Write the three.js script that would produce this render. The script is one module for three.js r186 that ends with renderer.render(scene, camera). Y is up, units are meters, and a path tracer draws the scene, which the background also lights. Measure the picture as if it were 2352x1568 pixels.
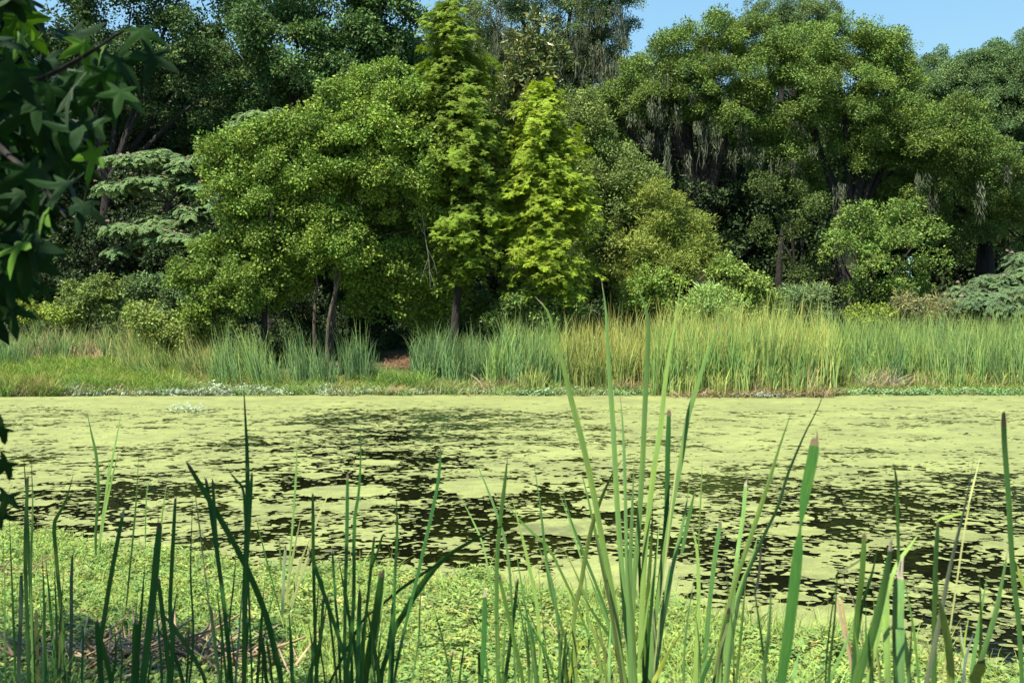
import * as THREE from 'three';
import { ImprovedNoise } from 'three/addons/math/ImprovedNoise.js';

// ------------------------------------------------------------------ camera, sky, sun, exposure
const PW = 2352, PH = 1568, FOCAL = 2343, EYE = 2.0, PITCH = -0.0188;   // the photograph's frame, focal length in its pixels, eye height above the water
const scene = new THREE.Scene();
const camera = new THREE.PerspectiveCamera((2 * Math.atan(PH / 2 / FOCAL) * 180) / Math.PI, PW / PH, 0.05, 1200);
camera.position.set(0, EYE, 0);
camera.rotation.set(PITCH, 0, 0);
camera.focus = 22; camera.userData.fStop = 8;            // the near leaves are a little soft

const SUN_EL = 1.03, SUN_AZ = 0.66;                       // elevation; turned this far to the left of straight behind the camera
const toSun = new THREE.Vector3(-Math.sin(SUN_AZ) * Math.cos(SUN_EL), Math.sin(SUN_EL), Math.cos(SUN_AZ) * Math.cos(SUN_EL));
const sun = new THREE.DirectionalLight(new THREE.Color().setRGB(1, 0.95, 0.84), 5);
sun.name = 'sun';
sun.position.copy(toSun).multiplyScalar(80).add(new THREE.Vector3(0, 0, -25));
sun.target.position.set(0, 0, -25);
sun.castShadow = true;
sun.shadow.mapSize.set(4096, 4096);
Object.assign(sun.shadow.camera, { left: -45, right: 45, top: 45, bottom: -45, near: 1, far: 220 });
scene.add(sun, sun.target);

{ // clear midday summer sky: pale near the horizon, deeper blue overhead, brighter round the sun
  const w = 512, h = 256, data = new Float32Array(w * h * 4);
  for (let r = 0; r < h; r++) for (let c = 0; c < w; c++) {
    const up = ((r + 0.5) / h - 0.5) * Math.PI, round = ((c + 0.5) / w - 0.5) * 2 * Math.PI;
    const y = Math.sin(up), x = Math.cos(round) * Math.cos(up), z = Math.sin(round) * Math.cos(up);
    const k = Math.pow(1 - Math.max(0, y), 3.2), cs = x * toSun.x + y * toSun.y + z * toSun.z, glow = 0.35 * Math.pow(Math.max(0, cs), 12);
    const i = (r * w + c) * 4;
    data[i] = 0.11 + 0.45 * k + glow; data[i + 1] = 0.3 + 0.59 * k + glow; data[i + 2] = 0.63 + 0.3 * k + glow; data[i + 3] = 1;
  }
  const t = new THREE.DataTexture(data, w, h, THREE.RGBAFormat, THREE.FloatType);
  t.mapping = THREE.EquirectangularReflectionMapping; t.magFilter = THREE.LinearFilter; t.minFilter = THREE.LinearFilter; t.needsUpdate = true;
  scene.background = t; scene.environment = t;
  scene.backgroundIntensity = 0.55; scene.environmentIntensity = 0.55;
}
const renderer = new THREE.WebGLRenderer({ antialias: true });
renderer.shadowMap.enabled = true;
renderer.toneMapping = THREE.LinearToneMapping;
renderer.toneMappingExposure = 2.4;

// ------------------------------------------------------------------ helpers
const V = (x, y, z) => new THREE.Vector3(x, y, z), UP = V(0, 1, 0);
function rng(seed) { let s = seed >>> 0; return () => { s = (s + 0x6d2b79f5) | 0; let t = Math.imul(s ^ (s >>> 15), 1 | s); t = (t + Math.imul(t ^ (t >>> 7), 61 | t)) ^ t; return ((t ^ (t >>> 14)) >>> 0) / 4294967296; }; }
let R = rng(11);
const rnd = (a = 1, b) => (b === undefined ? R() * a : a + (b - a) * R());
const nz = new ImprovedNoise(), lerp = THREE.MathUtils.lerp, clamp = THREE.MathUtils.clamp, sstep = THREE.MathUtils.smoothstep;
const fbm = (x, y, z, o = 4) => { let s = 0, a = 1, t = 0; for (let i = 0; i < o; i++) { s += a * nz.noise(x, y, z); t += a; a *= 0.5; x *= 2.03; y *= 2.03; z = z * 2.03 + 7.1; } return s / t; };
function at(px, py, d) {                                   // a point of the place from where it shows in the photograph and how far off it stands
  const cx = (px - PW / 2) / FOCAL, cy = -(py - PH / 2) / FOCAL, c = Math.cos(PITCH), s = Math.sin(PITCH);
  const y = cy * c + s, z = cy * s - c, k = d / -z;
  return V(cx * k, EYE + y * k, -d);
}
function onGround(px, py) { for (let d = 2; d < 45; d += 0.03) { const p = at(px, py, d); if (p.y <= Math.max(0, groundY(p.x, p.z))) return p; } return at(px, py, 45); }
const rad = (px, d) => (px / FOCAL) * d;
const piece = (pts, x) => { if (x <= pts[0][0]) return pts[0][1]; for (let i = 1; i < pts.length; i++) if (x <= pts[i][0]) { const a = pts[i - 1], b = pts[i]; return lerp(a[1], b[1], (x - a[0]) / (b[0] - a[0])); } return pts[pts.length - 1][1]; };
const used = {};
const numbered = (n) => { used[n] = (used[n] ?? -1) + 1; return used[n] ? n + '_' + String(used[n]).padStart(3, '0') : n; };
function tag(o, label, category, group, kind) { o.userData = { ...o.userData, ...(label && { label }), ...(category && { category }), ...(group && { group }), ...(kind && { kind }) }; return o; }
function thing(name, label, category, pos, group) { const g = new THREE.Group(); g.name = numbered(name); g.position.copy(pos); scene.add(g); return tag(g, label, category, group); }
function add(name, geo, mat, parent, kind) {               // geometry given in world positions; a part is moved into its thing's own axes by its position
  const m = new THREE.Mesh(geo, mat); m.name = parent ? name : numbered(name); m.castShadow = m.receiveShadow = true;
  if (parent) { m.position.copy(origin(parent)).negate(); parent.add(m); } else scene.add(m);
  if (kind) m.userData.kind = kind;
  return m;
}
const origin = (o) => { const v = V(0, 0, 0); for (let p = o; p && p !== scene; p = p.parent) v.add(p.position); return v; };
class Scatter {                                            // copies of a few shapes, written out as one InstancedMesh for each shape
  constructor(geos) { this.geos = geos; this.m = geos.map(() => []); this.c = geos.map(() => []); this.q = new THREE.Quaternion(); this.q2 = new THREE.Quaternion(); this.M = new THREE.Matrix4(); this.s = V(1, 1, 1); }
  put(pos, up, scale, col, spin = rnd(6.283)) {
    const k = Math.floor(rnd(this.geos.length)) % this.geos.length;
    this.q.setFromUnitVectors(UP, up); this.q2.setFromAxisAngle(UP, spin); this.q.multiply(this.q2);
    if (scale.isVector3) this.s.copy(scale); else this.s.setScalar(scale);
    this.M.compose(pos, this.q, this.s); this.m[k].push(this.M.toArray()); this.c[k].push(col);
  }
  build(name, mat, parent, kind = 'stuff') {
    const made = [];
    this.geos.forEach((g, k) => {
      const n = this.m[k].length; if (!n) return;
      const im = new THREE.InstancedMesh(g, mat, n); im.name = parent ? name : numbered(name);
      for (let i = 0; i < n; i++) { im.instanceMatrix.array.set(this.m[k][i], i * 16); }
      im.instanceColor = new THREE.InstancedBufferAttribute(new Float32Array(n * 3), 3);
      for (let i = 0; i < n; i++) im.instanceColor.array.set(this.c[k][i], i * 3);
      im.castShadow = im.receiveShadow = true;
      if (parent) { im.position.copy(origin(parent)).negate(); parent.add(im); } else scene.add(im);
      if (kind) im.userData.kind = kind;
      made.push(im);
    });
    return made;
  }
}
class MB {                                                 // gathers triangles with colours and uv
  constructor() { this.p = []; this.c = []; this.uv = []; }
  tri(a, b, c, col, ua, ub, uc) { this.p.push(a.x, a.y, a.z, b.x, b.y, b.z, c.x, c.y, c.z); for (let i = 0; i < 3; i++) this.c.push(col[0], col[1], col[2]); if (ua) this.uv.push(...ua, ...ub, ...uc); }
  geo() { const g = new THREE.BufferGeometry(); g.setAttribute('position', new THREE.Float32BufferAttribute(this.p, 3)); g.setAttribute('color', new THREE.Float32BufferAttribute(this.c, 3)); if (this.uv.length) g.setAttribute('uv', new THREE.Float32BufferAttribute(this.uv, 2)); g.computeVertexNormals(); return g; }
}
const randDir = () => { const z = rnd(-1, 1), a = rnd(6.2832), r = Math.sqrt(1 - z * z); return V(r * Math.cos(a), z, r * Math.sin(a)); };
const tint = (c, k, h = 0) => [c[0] * k * (1 + h), c[1] * k, c[2] * k * (1 - h)];

// a tapered, slightly crooked round stem through given points
function stemGeo(pts, radii, seg = 8, steps = 5, wob = 0.15) {
  const curve = new THREE.CatmullRomCurve3(pts), n = (pts.length - 1) * steps, pos = [], uv = [], idx = [];
  let side = V(1, 0, 0.3), len = 0, last = pts[0];
  for (let i = 0; i <= n; i++) {
    const t = i / n, c = curve.getPoint(t), tan = curve.getTangent(t), f = t * (radii.length - 1), k = Math.min(radii.length - 2, Math.floor(f)), r = lerp(radii[k], radii[k + 1], f - k);
    len += c.distanceTo(last); last = c;
    side.addScaledVector(tan, -side.dot(tan)).normalize(); const b = tan.clone().cross(side);
    for (let j = 0; j <= seg; j++) {
      const a = (j / seg) * 6.28319, rr = r * (1 + wob * nz.noise(Math.cos(a) * 1.5 + c.x, c.y * 1.3, Math.sin(a) * 1.5 + c.z));
      pos.push(c.x + (side.x * Math.cos(a) + b.x * Math.sin(a)) * rr, c.y + (side.y * Math.cos(a) + b.y * Math.sin(a)) * rr, c.z + (side.z * Math.cos(a) + b.z * Math.sin(a)) * rr);
      uv.push((j / seg) * 6.28 * r * 1.2, len);
    }
  }
  for (let i = 0; i < n; i++) for (let j = 0; j < seg; j++) { const a = i * (seg + 1) + j, b = a + seg + 1; idx.push(a, a + 1, b, b, a + 1, b + 1); }
  const g = new THREE.BufferGeometry(); g.setAttribute('position', new THREE.Float32BufferAttribute(pos, 3)); g.setAttribute('uv', new THREE.Float32BufferAttribute(uv, 2)); g.setIndex(idx); g.computeVertexNormals(); return g;
}
function joined(list) {                                    // several indexed geometries (position, normal, uv) as one
  const pos = [], nor = [], uv = [], idx = []; let off = 0;
  for (const g of list) { pos.push(...g.attributes.position.array); nor.push(...g.attributes.normal.array); uv.push(...g.attributes.uv.array); for (const i of g.index.array) idx.push(i + off); off += g.attributes.position.count; }
  const g = new THREE.BufferGeometry(); g.setAttribute('position', new THREE.Float32BufferAttribute(pos, 3)); g.setAttribute('normal', new THREE.Float32BufferAttribute(nor, 3)); g.setAttribute('uv', new THREE.Float32BufferAttribute(uv, 2)); g.setIndex(idx); return g;
}
// ------------------------------------------------------------------ textures
function dataTex(w, h, f, srgb, rx = 1, ry = 1) {
  const d = new Uint8Array(w * h * 4);
  for (let y = 0; y < h; y++) for (let x = 0; x < w; x++) { const c = f(x / w, y / h); const i = (y * w + x) * 4; for (let k = 0; k < 3; k++) d[i + k] = clamp(Math.round((c.length ? c[k] : c) * 255), 0, 255); d[i + 3] = 255; }
  const t = new THREE.DataTexture(d, w, h); t.wrapS = t.wrapT = THREE.RepeatWrapping; t.magFilter = THREE.LinearFilter; t.minFilter = THREE.LinearMipmapLinearFilter; t.repeat.set(rx, ry); if (srgb) t.colorSpace = THREE.SRGBColorSpace; t.needsUpdate = true; return t;
}
const tileNoise = (u, v, f, s) => { const a = u * 6.28319, b = v * 6.28319, r = f / 6.28319; return nz.noise(Math.cos(a) * r + s, Math.sin(a) * r + Math.cos(b) * r * 1.3, Math.sin(b) * r * 1.3 + s * 2); };
const barkTex = dataTex(128, 256, (u, v) => { const k = 0.55 + 0.5 * tileNoise(u, v * 0.2, 40, 3) + 0.35 * tileNoise(u, v, 70, 9); return [0.46 * k, 0.41 * k, 0.35 * k]; }, true, 1, 0.5);
const barkBump = dataTex(128, 256, (u, v) => 0.5 + 0.6 * tileNoise(u, v * 0.2, 40, 3) + 0.3 * tileNoise(u, v, 70, 9), false, 1, 0.5);
const grainTex = dataTex(512, 512, (u, v) => { const k = 0.87 + 0.3 * tileNoise(u, v, 120, 2) + 0.22 * tileNoise(u, v, 46, 5); return [k, k, k * 0.98]; }, false, 0.7, 0.7);
const streakTex = dataTex(128, 512, (u, v) => { const k = 0.86 + 0.12 * Math.sin(u * 6.283 * 9 + 2 * tileNoise(u, v, 3, 1)) + 0.3 * tileNoise(u, v * 0.15, 50, 4) + 0.14 * tileNoise(u, v, 12, 8), y = clamp(tileNoise(u, v, 9, 12) * 2.2 - 0.25, 0, 0.7), q = clamp(tileNoise(u, v * 0.6, 70, 15) * 6 - 2.1, 0, 1); return [k * (1 + y * 0.9 + q * 1.2), k * (1 + y * 0.25), k * (1 - y * 0.3 + q * 1.2)].map((x) => x * 0.72); }, false);
const soilTex = dataTex(512, 512, (u, v) => { const k = 0.75 + 0.5 * tileNoise(u, v, 60, 2) + 0.5 * tileNoise(u, v, 160, 6); return [k, k * 0.97, k * 0.92]; }, false);
const rippleTex = dataTex(256, 256, (u, v) => 0.5 + 0.3 * tileNoise(u, v, 14, 2) + 0.2 * tileNoise(u, v, 40, 5), false, 0.4, 0.4);

// ------------------------------------------------------------------ materials
const leafMat = (trans = 0.3, coat = 0.35, coatRough = 0.38) => new THREE.MeshPhysicalMaterial({ color: 0xffffff, vertexColors: true, roughness: 0.95, specularIntensity: 0.35, transmission: trans, thickness: 0, clearcoat: coat, clearcoatRoughness: coatRough, side: THREE.DoubleSide });
const foliageMat = leafMat(0.3, 0.16, 0.32), glossyMat = leafMat(0.22, 0.5, 0.3), softMat = leafMat(0.38, 0.02), dullMat = leafMat(0.28, 0.03, 0.5);
const bark = new THREE.MeshStandardMaterial({ color: new THREE.Color().setRGB(0.33, 0.31, 0.29), map: barkTex, bumpMap: barkBump, bumpScale: 0.03, roughness: 0.95 });
const paleBark = new THREE.MeshStandardMaterial({ color: new THREE.Color().setRGB(1.1, 1.05, 0.98), map: barkTex, bumpMap: barkBump, bumpScale: 0.02, roughness: 0.95 });
const deadWood = new THREE.MeshStandardMaterial({ color: new THREE.Color().setRGB(0.17, 0.155, 0.135), roughness: 0.9 });
const mossMat = new THREE.MeshPhysicalMaterial({ color: 0xffffff, vertexColors: true, roughness: 1, transmission: 0.25, thickness: 0, side: THREE.DoubleSide, specularIntensity: 0.2 });
const strawMat = new THREE.MeshStandardMaterial({ color: 0xffffff, vertexColors: true, roughness: 0.85, side: THREE.DoubleSide });

// ------------------------------------------------------------------ ground, pond
const nearEdge = [[-14, 12], [-8, 10.6], [-4.6, 9.4], [-3.3, 8.7], [-1.7, 7.9], [-0.27, 7.6], [1.07, 7.2], [1.6, 6.6], [2.4, 6.0], [3.0, 5.5], [6, 4.6], [14, 3.5]];
const farEdge = [[-40, 26], [-13.6, 27.2], [-12, 27.4], [-10.6, 28.2], [-4, 28.4], [0, 28.3], [4.3, 28.3], [4.9, 27.3], [8.6, 27.1], [9.0, 28.4], [14, 29], [40, 27]];
const edgeNear = (x) => piece(nearEdge, x) + 0.25 * nz.noise(x * 1.3, 4, 2), edgeFar = (x) => piece(farEdge, x) + 0.45 * nz.noise(x * 0.7, 9, 1) + 0.25 * nz.noise(x * 2.3, 5, 1);
function groundY(x, z) {
  const d = -z, e = edgeNear(x), f = edgeFar(x);
  const near = d < e ? Math.min(0.38, (e - d) * 0.085) - 0.02 : -0.02 - (d - e) * 0.35;
  const t = d - f, far = t > 0 ? (t < 6 ? 0.17 * t : 1.02 + 0.045 * (t - 6)) : t * 0.3;
  return Math.max(near, Math.min(far, 3.4), -0.9) + 0.05 * nz.noise(x * 0.8, 1, z * 0.8) * sstep(Math.abs(Math.max(near, far)), 0, 0.4);
}
{
  const xs = [], zs = [];
  for (let i = -100; i <= 100; i++) { const u = i / 100; xs.push(Math.sign(u) * (22 * Math.abs(u) + 380 * Math.pow(Math.abs(u), 5))); }
  for (let z = 60; z > 4; z -= 4) zs.push(z);
  for (let z = 4; z > -50; z -= 0.35) zs.push(z);
  for (let z = -50; z > -420; z -= 10) zs.push(z);
  const pos = [], col = [], uv = [], idx = [];
  for (const z of zs) for (const x of xs) {
    const y = groundY(x, z), n = fbm(x * 0.35, 3, z * 0.35), d = -z;
    pos.push(x, y, z); uv.push(x, z);
    const grass = sstep(n, -0.15, 0.15) * (d > 36 ? 0.5 : 0.75);
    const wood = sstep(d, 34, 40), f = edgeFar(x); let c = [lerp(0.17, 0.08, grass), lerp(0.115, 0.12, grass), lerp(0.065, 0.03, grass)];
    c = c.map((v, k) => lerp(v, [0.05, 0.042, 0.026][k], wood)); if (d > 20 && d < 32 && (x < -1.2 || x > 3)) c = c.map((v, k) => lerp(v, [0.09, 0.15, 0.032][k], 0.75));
    if (y < 0.03) c = [0.045, 0.04, 0.022];
    col.push(...c);
  }
  const nx = xs.length;
  for (let j = 0; j < zs.length - 1; j++) for (let i = 0; i < nx - 1; i++) { const a = j * nx + i, b = a + nx; idx.push(a, b + 1, b, a, a + 1, b + 1); }
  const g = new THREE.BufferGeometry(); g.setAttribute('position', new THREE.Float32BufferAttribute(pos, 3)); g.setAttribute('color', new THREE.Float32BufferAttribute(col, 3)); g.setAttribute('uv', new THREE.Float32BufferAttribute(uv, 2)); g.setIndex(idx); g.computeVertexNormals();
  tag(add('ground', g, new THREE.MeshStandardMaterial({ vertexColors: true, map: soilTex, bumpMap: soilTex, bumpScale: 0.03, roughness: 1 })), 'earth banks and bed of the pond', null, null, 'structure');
  const wg = new THREE.PlaneGeometry(120, 30, 40, 10); wg.rotateX(-Math.PI / 2); wg.translate(0, 0, -18);
  for (let i = 0; i < wg.attributes.uv.count; i++) wg.attributes.uv.setXY(i, wg.attributes.position.getX(i), wg.attributes.position.getZ(i));
  tag(add('pond', wg, new THREE.MeshPhysicalMaterial({ color: new THREE.Color().setRGB(0.003, 0.003, 0.0015), roughness: 0.06, ior: 1.33, specularIntensity: 0.5, bumpMap: rippleTex, bumpScale: 0.004 })), 'dark still pond water', null, null, 'structure');
}

// ------------------------------------------------------------------ duckweed on the water
const patch = (px, py, rx, ry) => { const d = (FOCAL * EYE) / (py - 740), d0 = (FOCAL * EYE) / (py + ry - 740), d1 = (FOCAL * EYE) / (py - ry - 740); return { x: ((px - PW / 2) / FOCAL) * d, d, rx: (rx / FOCAL) * d, rd: Math.max(0.12, (d1 - d0) / 2) }; };
const near2 = (m, x, d) => { const a = (x - m.x) / m.rx, b = (d - m.d) / m.rd; return a * a + b * b; };
const darks = [[170, 1150, 120, 60, 0.42], [330, 1150, 120, 40, 0.2], [760, 960, 70, 24, 0.42], [1010, 965, 140, 30, 0.46], [880, 1010, 130, 20, 0.25], [1320, 1010, 160, 24, 0.2], [500, 1020, 90, 18, 0.2], [850, 1070, 130, 36, 0.42], [620, 1080, 60, 20, 0.2], [1010, 1055, 90, 22, 0.25], [1080, 1190, 100, 36, 0.42], [950, 1180, 90, 30, 0.3], [880, 1290, 190, 26, 0.36], [580, 1240, 90, 26, 0.34],
  [1290, 1145, 90, 28, 0.25], [1220, 1260, 90, 26, 0.22], [1600, 1260, 110, 50, 0.36], [1650, 1330, 120, 36, 0.4], [1690, 1120, 110, 32, 0.22], [1980, 1150, 150, 50, 0.24], [2240, 1130, 120, 50, 0.28], [1830, 1340, 150, 40, 0.3], [2200, 1290, 130, 50, 0.3], [2100, 1400, 150, 24, 0.34], [2280, 1340, 120, 50, 0.3], [2330, 1450, 140, 30, 0.42], [2190, 1490, 90, 14, 0.3], [1420, 1050, 100, 22, 0.14], [2150, 1060, 250, 20, 0.1]].map(([a, b, c, d, k]) => ({ ...patch(a, b, c, d), k }));
const lights_ = [[400, 925, 700, 14, 0.2], [1750, 925, 800, 12, 0.2], [1900, 1010, 500, 45, 0.16], [2100, 985, 400, 40, 0.08], [1500, 985, 150, 25, 0.12], [300, 1000, 320, 40, 0.14], [1560, 1310, 120, 26, 0.4], [1800, 1410, 160, 26, 0.5], [1950, 1450, 160, 36, 0.5], [2240, 1550, 160, 20, 0.5], [1000, 1325, 120, 14, 0.3], [1300, 1330, 160, 24, 0.5]].map(([a, b, c, d, k]) => ({ ...patch(a, b, c, d), k }));
const mats = [
  [1110, 1121, 122, 21, 'largest pale oval duckweed mat, in dark water in the middle of the pond'],
  [788, 1131, 118, 15, 'broad low duckweed mat left of the large oval one, its right end ragged'],
  [1390, 1163, 72, 17, 'rounded duckweed mat just left of the tall cattail clump, edge of open water behind it'],
  [1290, 1213, 118, 22, 'greyish duckweed mat with thin worn film, behind the arching cattail leaf'],
  [870, 1064, 62, 7, 'narrow bright duckweed strip in the dark water near the middle of the pond'],
  [668, 984, 62, 8, 'smooth oval duckweed island in the streaky far part of the pond'],
  [730, 1094, 48, 7, 'small wedge of duckweed at the edge of the dark left centre water'],
  [2212, 1231, 66, 14, 'oval duckweed mat on the right behind the leaning double-tipped cattail leaf'],
  [1870, 1318, 56, 14, 'round duckweed mat right of the broad dark cattail leaf'],
  [2255, 1381, 30, 7, 'small lone oval duckweed float at the right in open dark water'],
  [90, 1158, 32, 8, 'small duckweed float in the darkest open water at far left'],
  [1830, 1222, 66, 14, 'duckweed mat behind the twisted broad cattail leaf, right of centre'],
].map(([a, b, c, d, label]) => ({ ...patch(a, b, c, d), label }));
const matField = (m, x, d) => 1 - Math.sqrt(near2(m, x, d)) + 0.5 * fbm(x * 2.2 + m.d, 5, d * 1.6) + 0.6 * fbm(x * 8, m.x, d * 5.5, 4) - 0.04;
function weedField(x, d) {                                 // above 0: covered
  const px = (x / d) * FOCAL + PW / 2; // how far round the pond the spot lies, seen from the bank
  let c = piece([[5, 0.08], [8, 0.05], [10, 0.08], [12, 0.1], [14, 0.12], [16.5, 0.12], [19, 0.12], [22, 0.145], [24.5, 0.21], [26.3, 0.42], [30, 0.6]], d);
  for (const m of darks) c -= 0.88 * m.k * Math.exp(-near2(m, x, d) * 0.8);
  for (const m of lights_) c += m.k * Math.exp(-near2(m, x, d) * 0.8);
  const warp = 0.5 * nz.noise(x * 0.9, 2, d * 0.9);
  const n = 0.36 * fbm(x * 0.45 + warp, 1.7, d * 0.5, 2) + 0.72 * fbm(x * 1.5 + warp, 8.2, d * 1.9, 3) + 0.8 * fbm(x * 4.6, 3.1, d * 5.2, 3) + 0.55 * nz.noise(x * 13, 4, d * 14);
  let v = c + n;
  for (const m of mats) { const q = near2(m, x, d); if (q < 5) v -= 0.5 * Math.exp(-q * 0.7); if (q < 2.4) v = Math.min(v, -1.5 * (matField(m, x, d) + 0.04)); }
  return v;
}
const weedMat = new THREE.MeshStandardMaterial({ vertexColors: true, map: grainTex, bumpMap: grainTex, bumpScale: 0.006, roughness: 0.85 });
function marched(xs, ds, field, y, colour) {               // the area where field > 0, as triangles with interpolated edges. xs(i, d) spreads the columns
  const mb = { p: [], c: [], uv: [] }, nx = xs.n;
  let prev = null;
  for (let j = 0; j < ds.length; j++) {
    const row = [];
    for (let i = 0; i <= nx; i++) { const x = xs.at(i, ds[j]); row.push([x, ds[j], field(x, ds[j])]); }
    if (prev) for (let i = 0; i < nx; i++) {
      const q = [prev[i], prev[i + 1], row[i + 1], row[i]];
      if (q.every((v) => v[2] <= 0)) continue;
      const poly = [];
      for (let k = 0; k < 4; k++) { const a = q[k], b = q[(k + 1) % 4]; if (a[2] > 0) poly.push(a); if (a[2] > 0 !== b[2] > 0) { const t = a[2] / (a[2] - b[2]); poly.push([lerp(a[0], b[0], t), lerp(a[1], b[1], t)]); } }
      for (let k = 1; k < poly.length - 1; k++) for (const v of [poly[0], poly[k], poly[k + 1]]) { mb.p.push(v[0], y, -v[1]); mb.c.push(...colour(v[0], v[1])); mb.uv.push(v[0], v[1]); }
    }
    prev = row;
  }
  const g = new THREE.BufferGeometry(), n = mb.p.length, nor = new Float32Array(n); for (let i = 1; i < n; i += 3) nor[i] = 1;
  g.setAttribute('position', new THREE.Float32BufferAttribute(mb.p, 3)); g.setAttribute('normal', new THREE.BufferAttribute(nor, 3)); g.setAttribute('color', new THREE.Float32BufferAttribute(mb.c, 3)); g.setAttribute('uv', new THREE.Float32BufferAttribute(mb.uv, 2));
  return g;
}
const WEED = [0.214, 0.24, 0.07];
const weedColour = (x, d) => { const k = 1 + 0.42 * fbm(x * 0.6, 6, d * 0.8, 3) + 0.4 * fbm(x * 4, 2, d * 5, 2), o = sstep(fbm(x * 1.6, 12, d * 1.1, 3), 0.2, 0.42) * 0.25; return [WEED[0] * k * (1 - o * 0.45), WEED[1] * k * (1 - o * 0.5), WEED[2] * k * (1 - o * 0.1)]; };
{
  const ds = []; for (let d = 4.6; d < 29.2; d += Math.max(0.02, 0.0025 * d)) ds.push(d);
  const g = marched({ n: 760, at: (i, d) => (i / 760 - 0.5) * 1.4 * d }, ds, weedField, 0.005, weedColour);
  tag(add('duckweed', g, weedMat), 'yellow-green duckweed film broken into flakes over the pond', 'duckweed', null, 'stuff');
  const fleck = new THREE.CircleGeometry(1, 7); fleck.rotateX(-Math.PI / 2); fleck.setAttribute('color', new THREE.Float32BufferAttribute(new Float32Array(fleck.attributes.position.count * 3).fill(1), 3));
  const sc = new Scatter([fleck]); R = rng(17);              // stray fronds and small rafts on the open water
  for (let i = 0; i < 70000; i++) { const d = 6.2 + 20 * Math.pow(R(), 1.3), x = rnd(-0.6, 0.6) * d, f = weedField(x, d); if (f > -0.02 || R() > 0.16 + 0.9 * fbm(x * 1.1, 4, d * 1.1, 2) + 0.4 * Math.exp(f * 7)) continue; const r = 0.006 + 0.032 * Math.pow(R(), 3) + 0.0008 * d; sc.put(V(x, 0.005, -d), UP, V(r * rnd(0.8, 2.2), 1, r), tint(WEED, rnd(0.75, 1.25), rnd(-0.06, 0.06))); }
  const gr = new THREE.Group(); gr.name = 'duckweed_flecks'; scene.add(gr); tag(gr, 'loose specks of duckweed scattered on the dark open water', 'duckweed', null, 'stuff'); sc.build('fleck', weedMat, gr);
  for (const m of mats) {
    const dd = []; for (let i = 0; i <= 110; i++) dd.push(m.d - m.rd * 1.55 + (i / 110) * m.rd * 3.1);
    const mg = marched({ n: 110, at: (i) => m.x + (i / 110 - 0.5) * 3.1 * m.rx }, dd, (x, d) => matField(m, x, d), 0.009, (x, d) => { const c = weedColour(x, d), g_ = m.label.startsWith('grey') ? sstep(fbm(x * 3, 1, d * 2.2, 3), -0.1, 0.25) * 0.4 : 0; return c.map((v) => v * (1 - g_)); });
    const p = V(m.x, 0.009, -m.d); mg.translate(-p.x, 0, p.z * -1); mg.translate(0, -0.009, 0);
    const o = add('duckweed_mat', mg, weedMat); o.position.copy(p); tag(o, m.label, 'duckweed mat');
  }
}
// ------------------------------------------------------------------ leaf sprigs (shapes shared by all copies)
function leaf(mb, b, t, n, L, Wd, col, fold = 0.18) {
  const s = t.clone().cross(n).normalize(), tip = b.clone().addScaledVector(t, L), m = b.clone().addScaledVector(t, L * 0.45);
  const l = m.clone().addScaledVector(s, Wd / 2).addScaledVector(n, Wd * fold), r = m.clone().addScaledVector(s, -Wd / 2).addScaledVector(n, Wd * fold);
  mb.tri(b, l, tip, col); mb.tri(b, tip, r, col);
}
function sprig(o) {                                        // a twig's worth of leaves in a ball of radius rad, its y axis pointing out of the crown
  const mb = new MB();
  for (let i = 0; i < o.n; i++) {
    const dir = randDir(), b = dir.clone().multiplyScalar(o.rad * Math.cbrt(R()) * 0.9); b.y *= o.flat ?? 0.7;
    const n = V(rnd(-1, 1) * (o.wild ?? 0.8), o.upn ?? 0.55, rnd(-1, 1) * (o.wild ?? 0.8)).normalize();
    const t = dir.clone().add(V(rnd(-0.6, 0.6), (o.rise ?? 0.1), rnd(-0.6, 0.6))); t.addScaledVector(n, -t.dot(n)).normalize();
    if (o.droop) t.y -= o.droop * rnd(0.5, 1.5); t.normalize();
    const k = Math.pow(rnd(0.62, 1.22), 1.2), h = rnd(-0.12, 0.12);
    leaf(mb, b, t, n, o.L * rnd(0.7, 1.25), o.W * rnd(0.75, 1.2), R() < (o.pale ?? 0) ? (o.paleCol ?? [1.7, 1.6, 1.5]) : [k * (1 + h), k, k * (1 - h)], o.fold);
  }
  return mb.geo();
}
function feather(o) {                                      // drooping plume of very narrow leaflets
  const mb = new MB();
  for (let f = 0; f < o.fronds; f++) {
    const az = (f / o.fronds) * 6.283 + rnd(-0.4, 0.4), out = V(Math.cos(az), rnd(o.lift[0], o.lift[1]), Math.sin(az)).normalize(), len = o.len * rnd(0.7, 1.2);
    const p = V(0, 0, 0), dir = out.clone(), k0 = rnd(0.78, 1.25), h = rnd(-0.08, 0.08);
    for (let i = 0; i < o.pairs; i++) {
      p.addScaledVector(dir, len / o.pairs); dir.y -= o.droop / o.pairs; dir.normalize();
      const side = dir.clone().cross(UP).normalize(), up = side.clone().cross(dir);
      for (const s of [-1, 1]) { const t = side.clone().multiplyScalar(s).addScaledVector(dir, 0.7).addScaledVector(UP, rnd(-0.3, 0.15)).normalize(), k = k0 * rnd(0.88, 1.12); leaf(mb, p.clone(), t, up, o.L * rnd(0.7, 1.2) * (1 - 0.5 * (i / o.pairs)), o.W, [k * (1 + h), k, k * (1 - h)], 0.1); }
    }
  }
  return mb.geo();
}
R = rng(21);
const oakS = [0, 1, 2].map(() => sprig({ n: 58, rad: 0.34, L: 0.1, W: 0.06, wild: 0.95 }));
const oakSmall = [0, 1, 2].map(() => sprig({ n: 64, rad: 0.36, L: 0.095, W: 0.055, wild: 1.0, pale: 0.02, paleCol: [1.6, 1.5, 1.4] }));
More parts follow.
